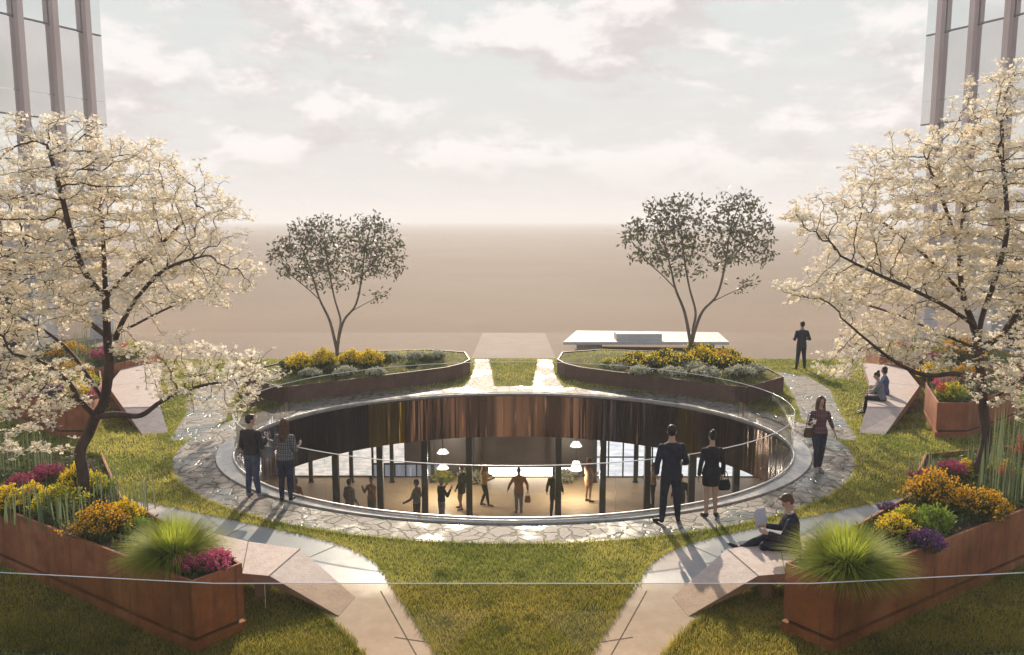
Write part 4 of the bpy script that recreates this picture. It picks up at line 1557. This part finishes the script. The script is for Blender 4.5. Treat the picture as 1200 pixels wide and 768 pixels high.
class Blob(MB):
    def loft(s, rings, n=14, ref=(1, 0, 0)):
        """rings: (centre, half width along ref, half depth)"""
        P = [Vector(r[0]) for r in rings]
        V = []
        for i, (c, a, b) in enumerate(rings):
            t = (P[min(i + 1, len(P) - 1)] - P[max(i - 1, 0)])
            t = t.normalized() if t.length > 1e-8 else Vector((0, 0, 1))
            r_ = Vector(ref)
            x = r_ - t * r_.dot(t)
            x = x.normalized() if x.length > 1e-3 else t.orthogonal().normalized()
            y = t.cross(x)
            for k in range(n):
                th = 2 * math.pi * k / n
                V.append(P[i] + x * (a * math.cos(th)) + y * (b * math.sin(th)))
        F = [[i * n + k, i * n + (k + 1) % n, (i + 1) * n + (k + 1) % n, (i + 1) * n + k] for i in range(len(P) - 1) for k in range(n)]
        F += [list(range(n))[::-1], [(len(P) - 1) * n + k for k in range(n)]]
        return s.add(V, F)

    def ball(s, c, r, n=12, m=None):
        r = (r, r, r) if isinstance(r, (int, float)) else r
        V, F = [], []
        for i in range(1, n // 2 + 2):
            pass
        rows = 8
        V.append((0, 0, 1))
        for i in range(1, rows):
            ph = math.pi * i / rows
            for k in range(n):
                th = 2 * math.pi * k / n
                V.append((math.sin(ph) * math.cos(th), math.sin(ph) * math.sin(th), math.cos(ph)))
        V.append((0, 0, -1))
        for k in range(n):
            F.append([0, 1 + k, 1 + (k + 1) % n])
            F.append([len(V) - 1, len(V) - 1 - n + (k + 1) % n, len(V) - 1 - n + k])
        for i in range(rows - 2):
            for k in range(n):
                F.append([1 + i * n + k, 1 + (i + 1) * n + k, 1 + (i + 1) * n + (k + 1) % n, 1 + i * n + (k + 1) % n])
        mt = m or Matrix.Identity(3)
        V = [Vector(c) + mt @ Vector((v[0] * r[0], v[1] * r[1], v[2] * r[2])) for v in V]
        return s.add(V, F)

    def skin(s, name, mat, parent, vox=.012, smooth=4):
        o = s.build(name, mat, parent, True)
        md = o.modifiers.new('r', 'REMESH')
        md.mode = 'VOXEL'
        md.voxel_size = vox
        md.use_smooth_shade = True
        if smooth:
            sm = o.modifiers.new('s', 'SMOOTH')
            sm.factor = .5
            sm.iterations = smooth
        bpy.context.view_layer.update()
        dg = bpy.context.evaluated_depsgraph_get()
        me = bpy.data.meshes.new_from_object(o.evaluated_get(dg))
        old = o.data
        o.modifiers.clear()
        o.data = me
        bpy.data.meshes.remove(old)
        me.name = name
        me.polygons.foreach_set('use_smooth', [True] * len(me.polygons))
        if not me.materials:
            me.materials.append(mat)
        return o


def person(label, loc, yaw, h=1.75, sex='m', top=None, bottom=None, legs=None, arms=None, lean=0.0, drop=0.0, hair=('short', None), skin=None,
           shoe=None, skirt=None, head=(0, 0), vox=.009, long_jacket=True, group=None, bare_forearm=False, coat_hem=None, collar=None):
    skin = skin or m_skin
    sc = h / 1.75
    o = empty('person', loc, yaw, scale=sc)
    tag(o, label, 'person', group)
    f = sex == 'f'
    pel = Vector((0, 0, .95 - drop))
    T = Matrix.Translation(pel) @ Matrix.Rotation(lean, 4, 'X') @ Matrix.Translation(-Vector((0, 0, .95)))

    def U(p):
        return T @ Vector(p)
    sh = .165 if f else .188
    hipw = .085 if f else .082
    if f:
        tor = [(.83, .135, .10), (.93, .168, .118), (1.00, .158, .108), (1.10, .118, .088), (1.20, .128, .098), (1.29, .142, .118), (1.36, .150, .098), (1.405, .135, .082), (1.44, .095, .064), (1.47, .058, .054), (1.54, .044, .048), (1.58, .044, .05)]
    else:
        tor = [(.83, .135, .10), (.93, .158, .112), (1.00, .155, .108), (1.10, .142, .102), (1.20, .156, .112), (1.29, .172, .122), (1.36, .180, .112), (1.405, .168, .098), (1.44, .122, .078), (1.475, .072, .064), (1.54, .054, .058), (1.58, .054, .058)]
    legs = legs or {}
    J = {}
    for sd_, q in (('l', -1), ('r', 1)):
        lg = legs.get(sd_, ((q * (hipw + .005), .01, .50), (q * (hipw + .01), -.01, .085)))
        J['hip' + sd_] = Vector((q * hipw, 0, .90 - drop))
        J['knee' + sd_], J['ank' + sd_] = Vector(lg[0]), Vector(lg[1])
        J['toe' + sd_] = Vector(lg[2]) if len(lg) > 2 else J['ank' + sd_] + Vector((q * .035, .17, -.065))
        am = (arms or {}).get(sd_, ((q * .05, -.03, -.28), (q * .01, .06, -.25)))
        J['sho' + sd_] = U((q * sh * .97, 0, 1.375))
        J['elb' + sd_] = J['sho' + sd_] + Vector(am[0])
        J['wri' + sd_] = J['elb' + sd_] + Vector(am[1])

    def leg(b, s_, add, z_to=None, e0=1.0):
        hp, kn, an = J['hip' + s_], J['knee' + s_], J['ank' + s_]
        r = [.090, .078, .057, .055, .036] if not f else [.090, .076, .053, .051, .032]
        pts = [hp + Vector((0, 0, .02)), hp.lerp(kn, .45), kn, kn.lerp(an, .35) + Vector((0, -.01, 0)), an]
        if z_to is not None:
            pts[-1] = kn.lerp(an, z_to)
        b.loft([(p, x + add, x + add * 1.1) for p, x in zip(pts, r)], 12)
        b.ball(kn, r[2] + add)

    def arm(b, s_, add, frac=1.0):
        a0, a1, a2 = J['sho' + s_], J['elb' + s_], J['wri' + s_]
        r = [.058, .048, .040, .038, .027] if not f else [.048, .039, .033, .031, .022]
        e = a1.lerp(a2, frac)
        b.ball(a0, r[0] + add)
        b.loft([(a0, r[0] + add, r[0] + add), (a0.lerp(a1, .5), r[1] + add, r[1] + add), (a1, r[2] + add, r[2] + add)], 10, (0, 1, 0))
        b.ball(a1, r[2] + add)
        if frac > .05:
            b.loft([(a1, r[2] + add, r[2] + add), (a1.lerp(e, .4), r[3] + add, r[3] + add), (e, r[4] + add * 1.2 + .3 * (1 - frac) * .03, r[4] + add * 1.2)], 10, (0, 1, 0))

    # --- the body: one continuous skin
    b = Blob()
    b.loft([(U((0, .0, z)), a, c) for z, a, c in tor], 18)
    HM = T @ Matrix.Translation((0, .012, 1.655)) @ Matrix.Rotation(head[0], 4, 'Z') @ Matrix.Rotation(head[1], 4, 'X')
    hm = HM.to_3x3()

    def Hd(p):
        return HM @ Vector(p)
    k = .94 if f else 1.0
    b.ball(Hd((0, -.008, .018)), (.076 * k, .094 * k, .094), 16, hm)
    b.ball(Hd((0, .022, -.040)), (.058 * k, .066 * k, .072), 14, hm)
    b.ball(Hd((0, .055, -.088)), (.026, .024, .018), 10, hm)
    b.ball(Hd((0, .090 * k, -.022)), (.012, .020, .024), 8, hm)
    b.ball(Hd((0, .078, .012)), (.050, .016, .012), 8, hm)
    for q in (-1, 1):
        b.ball(Hd((q * .076 * k, -.008, -.012)), (.010, .022, .032), 8, hm)
    b.loft([(U((0, -.005, 1.47)), .058 * k, .055), (Hd((0, -.012, -.06)), .052 * k, .056)], 12)
    for s_, q in (('l', -1), ('r', 1)):
        leg(b, s_, 0)
        arm(b, s_, 0)
        w0, e0 = J['wri' + s_], J['elb' + s_]
        dh = (w0 - e0).normalized()
        sd2 = dh.cross(Vector((0, 1, 0)) if abs(dh.y) < .8 else Vector((0, 0, 1))).normalized()     # across the palm axis candidates
        fwd = sd2.cross(dh).normalized()
        # palm faces inwards, fingers slightly curled
        palm_n = sd2 * (1 if (sd2.x * q) < 0 else -1)
        b.loft([(w0 - dh * .01, .026, .018), (w0 + dh * .035, .038, .016), (w0 + dh * .085, .040, .014)], 10, fwd)
        for fi, L in enumerate((.064, .074, .070, .055)):
            off = fwd * (.028 - .0185 * fi)
            p0 = w0 + dh * .075 + off
            p1 = p0 + dh * L * .5 + palm_n * .006
            p2 = p1 + dh * L * .36 + palm_n * .018
            p3 = p2 + dh * L * .22 + palm_n * .022
            b.loft([(p0, .0092, .0092), (p1, .0088, .0088), (p2, .0080, .0080), (p3, .0068, .0068)], 7, fwd)
        p0 = w0 + dh * .025 + fwd * .026
        b.loft([(p0, .013, .012), (p0 + dh * .030 + fwd * .024 + palm_n * .010, .011, .010), (p0 + dh * .058 + fwd * .030 + palm_n * .022, .009, .0085)], 8, palm_n)
        an, to = J['ank' + s_], J['toe' + s_]
        d = (to - an)
        b.loft([(an + Vector((0, 0, .02)), .034, .036), (an.lerp(to, .25) - Vector((0, 0, .015)), .036, .034), (an.lerp(to, .7), .040, .026), (to, .030, .016)], 10, (1, 0, 0))
    b.skin('body', skin, o, vox, 2)

    # --- clothes
    if bottom:
        c = Blob()
        c.loft([(U((0, 0, z)), a + .012, d_ + .012) for z, a, d_ in tor[:4]], 16)
        for s_ in 'lr':
            leg(c, s_, .013)
            c.ball(J['hip' + s_], .1)
        c.skin('trousers', bottom, o, max(vox, .011), 4)
    if skirt:
        c = Blob()
        kz = J['kneel'].lerp(J['hipl'], .42)
        c.loft([(U((0, 0, 1.12)), .128, .10), (U((0, 0, 1.0)), .168, .120), (U((0, 0, .92)), .180, .130), ((0, .01, .76 - drop), .182, .135), ((0, .01, kz.z), .172, .130)], 18)
        c.skin('skirt', skirt, o, max(vox, .011), 3)
    if top:
        c = Blob()
        hem = coat_hem if coat_hem else (.80 if long_jacket else .93)
        rs = [(z, a + .020, d_ + .020) for z, a, d_ in tor if z >= hem and z < 1.5]
        rs = [(hem, rs[0][1] + .008, rs[0][2] + .006)] + rs
        rs = [(z, a if z < 1.46 else .066 if not f else .058, d_ if z < 1.46 else .062) for z, a, d_ in rs]
        c.loft([(U((0, 0, z)), a, d_) for z, a, d_ in rs], 18)
        for s_ in 'lr':
            arm(c, s_, .014, .45 if bare_forearm else .97)
        c.skin('jacket' if long_jacket else 'shirt', top, o, max(vox, .010), 3)
    if collar:
        c = Blob().loft([(U((0, -.004, 1.475)), .068, .066), (U((0, -.004, 1.515)), .062, .064)], 14)
        c.skin('collar', collar, o, .009, 1)
    # --- shoes
    if shoe:
        for s_ in 'lr':
            an, to = J['ank' + s_], J['toe' + s_]
            d = (to - an).normalized()
            c = Blob()
            heel = an - Vector((0, .035 if d.z > -.9 else 0, .035))
            c.loft([(an + Vector((0, -.005, .015)), .040, .044), (an + Vector((0, -.01, -.03)), .043, .05)], 10, (1, 0, 0))
            c.loft([(heel - d * .005, .036, .034), (an.lerp(to, .45) - Vector((0, 0, .005)), .044, .036), (to - Vector((0, 0, .0)), .040, .024), (to + d * .035 - Vector((0, 0, .004)), .024, .014)], 12, (1, 0, 0))
            c.skin('shoe', shoe, o, .010, 2)
    # --- hair
    style, hc = hair
    if hc:
        c = Blob()
        c.ball(Hd((0, -.020, .036)), (.084 * k, .097 * k, .092), 16, hm)
        if style == 'short':
            c.ball(Hd((0, -.045, -.02)), (.072 * k, .062, .06), 12, hm)
            c.ball(Hd((0, .045, .092)), (.055, .045, .022), 10, hm)
        if style == 'bun':
            c.ball(Hd((0, -.050, -.005)), (.070 * k, .058, .06), 12, hm)
            c.ball(Hd((0, -.075, .120)), (.048, .045, .045), 12, hm)
        if style == 'long':
            c.loft([(Hd((0, -.035, .05)), .088, .075), (Hd((0, -.045, -.05)), .096, .062), (Hd((0, -.055, -.15)), .100, .050), (U((0, -.105, 1.40)), .092, .038), (U((0, -.125, 1.30)), .06, .022)], 14)
            for q in (-1, 1):
                c.loft([(Hd((q * .055, .045, .075)), .026, .022), (Hd((q * .078, .03, 0)), .02, .03), (Hd((q * .082, .015, -.09)), .022, .028), (U((q * .085, .04, 1.42)), .024, .03)], 8)
        if style == 'bob':
            c.loft([(Hd((0, -.02, .05)), .09, .085), (Hd((0, -.03, -.04)), .094, .072), (Hd((0, -.035, -.10)), .088, .058)], 14)
        c.skin('hair', hc, o, .010, 2)
    if vox < .011:
        for q in (-1, 1):
            e = Blob().ball(Hd((q * .030, .078 * k, .0)), (.011, .008, .007), 8, hm)
            e.build('eye', m_eye, o, True)
        Blob().ball(Hd((0, .083 * k, -.060)), (.020, .007, .006), 8, hm).build('mouth', m_lip, o, True)
    return o


def bagthing(name, label, loc, w_, d_, h_, mat, yaw=0, strap=.22, slouch=.7):
    o = empty(name, loc, yaw)
    tag(o, label, 'bag')
    c = Blob().loft([((0, 0, 0), w_ * .92, d_ * .9), ((0, 0, h_ * .3), w_, d_), ((0, 0, h_ * .7), w_ * .85, d_ * .75), ((0, 0, h_), w_ * slouch, d_ * .4)], 16)
    c.skin('bag_body', mat, o, .011, 3)
    MB().tube(smooth_line([(-w_ * .6, 0, h_ * .92), (-w_ * .3, 0, h_ + strap * .8), (0, 0, h_ + strap), (w_ * .3, 0, h_ + strap * .8), (w_ * .6, 0, h_ * .92)], 4), .008, 5).build('strap', mat, o, True)
    return o


PZ = .012
gp, gq = 'visitors round the oval opening', 'people on the lower level'
# couple at the left of the opening
pA = G(297, 583)
person('person in charcoal sweater and blue jeans with grey bag, back turned', (pA.x, pA.y, PZ), R(-18), 1.72, 'm', m_char, m_jean, hair=('short', m_hair_b), shoe=m_sneak, long_jacket=False, group=gp, head=(R(-35), 0),
       arms={'r': ((.07, .0, -.27), (-.02, .20, .12)), 'l': ((-.05, -.03, -.28), (.06, .16, -.14))}, legs={'l': ((-.09, .02, .50), (-.10, -.02, .085)), 'r': ((.09, .0, .50), (.12, .03, .085), (.24, .17, .02))})
bagthing('shoulder_bag', 'grey slouchy shoulder bag hanging at the hip of the person in sweater', (pA.x + .30, pA.y + .04, .84), .165, .075, .24, m_greyc, R(-10), .34)
pB = G(336, 588)
person('person with long brown hair in grey plaid shirt and dark jeans', (pB.x, pB.y, PZ), R(-6), 1.70, 'f', m_plaid1, m_jean_d, hair=('long', m_hair_br), shoe=m_shoe, long_jacket=False, group=gp, head=(R(10), 0), coat_hem=.90,
       arms={'l': ((-.08, -.02, -.26), (.0, .22, .02)), 'r': ((.08, -.02, -.26), (.02, .16, .06))}, bare_forearm=True)
# pair in suits
pC = G(785, 613)
person('person with beard in navy suit standing beside the person in black dress', (pC.x, pC.y, PZ), R(8), 1.86, 'm', m_navy, m_navy, hair=('short', m_hair_b), shoe=m_shoe, group=gp, head=(R(-25), R(-5)),
       arms={'l': ((-.09, -.04, -.27), (.03, .10, -.22)), 'r': ((.08, -.04, -.27), (.02, .20, -.08))}, legs={'l': ((-.12, .02, .50), (-.16, -.03, .085), (-.25, .12, .02)), 'r': ((.11, .0, .50), (.14, .0, .085), (.20, .16, .02))})
pD = G(832, 607)
person('person in short black dress suit with hair in a bun, back turned', (pD.x, pD.y, PZ), R(4), 1.68, 'f', m_black, None, hair=('bun', m_hair_b), skirt=m_black, shoe=m_shoe, group=gp, coat_hem=.88,
       arms={'l': ((-.07, -.03, -.27), (-.02, .03, -.24)), 'r': ((.07, -.03, -.27), (.0, .05, -.23))}, legs={'l': ((-.085, .01, .49), (-.09, -.02, .085)), 'r': ((.085, .01, .49), (.10, -.01, .085), (.19, .13, .02))})
bagthing('handbag', 'black handbag held by the person in the black dress', (pD.x + .27, pD.y + .04, .55), .13, .07, .20, m_black, R(15), .16)
# walking woman
pE = G(958, 553)
person('walking person in maroon plaid shirt facing the camera, paper cup in hand', (pE.x, pE.y, PZ), R(176), 1.72, 'f', m_plaid2, m_jean_d, hair=('long', m_hair_br), shoe=m_sneak, long_jacket=False, group=gp, coat_hem=.92, bare_forearm=True,
       arms={'r': ((.07, -.02, -.26), (-.02, .20, .10)), 'l': ((-.10, -.02, -.25), (-.08, .06, -.22))},
       legs={'r': ((.075, .10, .52), (.06, .03, .10), (.08, .20, .025)), 'l': ((-.075, .0, .50), (-.06, -.08, .085), (-.08, .09, .02))}, head=(R(8), R(-4)))
mt = Matrix.Translation((pE.x, pE.y, PZ)) @ Matrix.Rotation(R(176), 4, 'Z')
hp = mt @ Vector((.205, .27, 1.22))
cup = empty('paper_cup', hp)
tag(cup, 'white paper cup held by the walking person', 'cup')
MB().tube([(0, 0, -.055), (0, 0, .055)], [.030, .038], 14).build('cup_body', m_collar, cup, True)
MB().tube([(0, 0, .0555), (0, 0, .07)], [.041, .039], 14).build('lid', m_shoe, cup, True)
bp = mt @ Vector((.24, .05, .80))
bagthing('shoulder_bag', 'brown shoulder bag at the side of the walking person', bp, .13, .065, .22, m_hair_br, R(170), .34)
# far man
pF = G(938, 433)
person('distant person in dark suit standing alone on the far lawn', (pF.x, pF.y, .0), R(5), 1.84, 'm', m_navy, m_navy, hair=('short', m_hair_b), shoe=m_shoe, group=gp, vox=.012,
       arms={'l': ((-.10, -.04, -.26), (.05, .2, .0)), 'r': ((.10, -.04, -.26), (-.05, .2, .0))}, legs={'l': ((-.11, .02, .50), (-.17, -.02, .085)), 'r': ((.11, .0, .50), (.15, .0, .085))})
# seated reading man
pG = Vector((4.46, 12.40, 0))
person('seated person in navy suit reading a paper on the right granite bench', (pG.x, pG.y, 0), R(78), 1.78, 'm', m_navy, m_navy, hair=('short', m_hair_br), shoe=m_shoe, group=gp, lean=R(-8), drop=.43, head=(R(0), R(-28)), collar=m_collar, coat_hem=.86,
       legs={'l': ((-.10, .44, .50), (-.12, .52, .10), (-.12, .70, .035)), 'r': ((.10, .42, .56), (-.03, .80, .40), (-.06, .96, .47))},
       arms={'l': ((-.06, .12, -.24), (.06, .22, .04)), 'r': ((.06, .10, -.25), (-.02, .24, .02))})
mt = Matrix.Translation(pG) @ Matrix.Rotation(R(78), 4, 'Z')
np_ = empty('newspaper', mt @ Vector((.02, .53, .93)), R(40))
tag(np_, 'open white paper held by the seated reading person', 'newspaper')
for q in (-1, 1):
    V = [(q * .004, 0, -.13), (q * .16, -.05, -.12), (q * .16, .0, .13), (q * .004, .05, .13)]
    V += [(a, b_ - .004, c) for a, b_, c in V]
    mesh_obj('page', V, [[0, 1, 2, 3], [7, 6, 5, 4], [0, 4, 5, 1], [1, 5, 6, 2], [2, 6, 7, 3], [3, 7, 4, 0]], m_paper, np_)
# seated pair on the far bench
sit = {'l': ((-.09, .42, .50), (-.09, .46, .09)), 'r': ((.09, .42, .50), (.09, .48, .09))}
person('seated person in grey shirt at the near end of the far right bench', (10.75, 23.2, .02), R(62), 1.68, 'f', m_greyc, m_black, hair=('bun', m_hair_b), shoe=m_shoe, group=gp, lean=R(-14), drop=.42, legs=sit, vox=.012, long_jacket=False, bare_forearm=True,
       arms={'l': ((-.03, .14, -.24), (.06, .20, -.05)), 'r': ((.03, .14, -.24), (-.06, .20, -.05))})
person('seated person in blue shirt behind the one in grey on the far bench', (11.25, 24.1, .02), R(70), 1.66, 'f', m_bluec, m_black, hair=('bob', m_hair_b), shoe=m_shoe, group=gp, lean=R(-4), drop=.42, legs=sit, vox=.012, long_jacket=False, bare_forearm=True,
       arms={'l': ((-.03, .14, -.24), (.06, .20, -.05)), 'r': ((.03, .14, -.24), (-.06, .20, -.05))})

# lower level
low = [
    (346, 561, 1.66, 'f', m_rust, m_black, 'bob', m_hair_br, 0, 'person in rust top below, half hidden beside the plaid shirted visitor'),
    (409, 562, 1.74, 'm', m_greyc, m_greyc, 'short', m_hair_b, -40, 'person in grey leaning by a left front column on the lower level'),
    (435, 559, 1.70, 'f', m_tan, m_greyc, 'short', m_hair_br, 150, 'person in tan top with raised arms, lower level left'),
    (488, 563, 1.76, 'm', m_greyc, m_black, 'short', m_hair_b, 70, 'person in pale grey shirt reaching left, lower level'),
    (517, 561, 1.74, 'm', m_black, m_greyc, 'short', m_greyc, -60, 'person in black top with hand on chin, lower level'),
    (541, 546, 1.72, 'f', m_black, None, 'bun', m_hair_b, 60, 'person in short black coat dress with bare legs, lower level'),
    (567, 543, 1.70, 'f', m_ochre, m_black, 'long', m_hair_au, -70, 'person with auburn hair and ochre top, lower level behind'),
    (608, 549, 1.74, 'm', m_rust, m_greyc, 'short', m_hair_br, 5, 'person in rust coat carrying a bag, centre of the lower level'),
    (650, 551, 1.78, 'm', m_black, m_black, 'short', m_hair_b, -10, 'person all in black walking away, lower level right of centre'),
    (690, 538, 1.72, 'f', m_tan, None, 'long', m_hair_au, -50, 'person in tan dress with bare legs, lower level right'),
    (766, 543, 1.72, 'f', m_ochre, m_black, 'long', m_hair_au, 80, 'person with orange hair and ochre top seen past the suited visitor'),
    (798, 556, 1.74, 'm', m_black, m_black, 'short', m_hair_b, 0, 'dark clad person below, between the two suited visitors'),
]
for i, (u, v, h, sx, tp, bt, hs, hc, yw, lab) in enumerate(low):
    p = G(u, v, FZ + h)
    am = {'l': ((-.08, -.02, -.26), (-.03, .10, -.22)), 'r': ((.08, -.02, -.26), (.03, .12, -.20))}
    if i in (2, 4):
        am = {'l': ((-.08, .12, -.22), (.04, .14, .22)), 'r': ((.08, .12, -.22), (-.04, .14, .22))}
    if i in (6, 9, 10):
        am = {'l': ((-.07, .05, -.26), (.03, .22, .03)), 'r': ((.07, .05, -.26), (-.03, .22, .03))}
    if i == 3:
        am['l'] = ((-.06, .10, -.25), (.0, .22, -.14))
    if i == 7:
        am = {'l': ((-.16, -.03, -.24), (-.06, .08, -.22)), 'r': ((.13, -.03, -.25), (.03, .05, -.24))}
    lg = None
    if i in (8, 5, 6):
        lg = {'l': ((-.10, .08, .50), (-.11, -.08, .09)), 'r': ((.09, .10, .50), (.08, .16, .085))}
    person(lab, (p.x, p.y, FZ + .003), R(yw), h, sx, tp, bt, hair=(hs, hc), skirt=None if bt else tp, shoe=m_shoe, group=gq, vox=.014, arms=am, legs=lg,
           long_jacket=bt is None or i == 7, coat_hem=.88 if bt is None else (.78 if i == 7 else None), skin=m_skin2)
    if i == 7:
        bagthing('handbag', 'brown bag carried by the person in rust, centre of the lower level', (p.x + .33, p.y + .05, FZ + .42), .12, .07, .26, m_rust, 0, .15)

# ------------------------------------------------------------------ air
hz = MB().box(-2650, 2650, -650, 3450, -6.5, 22.5).build('haze', None)
hz.data.materials.clear()
mh = bpy.data.materials.new('haze')
mh.use_nodes = True
mh.node_tree.nodes.clear()
t = NT(mh.node_tree)
pv = t.n('ShaderNodeVolumePrincipled', {'Color': (.90, .92, .95), 'Density': .0014, 'Anisotropy': .05})
pv.inputs['Density Attribute'].default_value = ''
ou = t.n('ShaderNodeOutputMaterial')
t.t.links.new(pv.outputs[0], ou.inputs['Volume'])
mh.cycles.homogeneous_volume = True
hz.data.materials.append(mh)
tag(hz, 'thin pale haze over the plain', 'haze', kind='stuff')
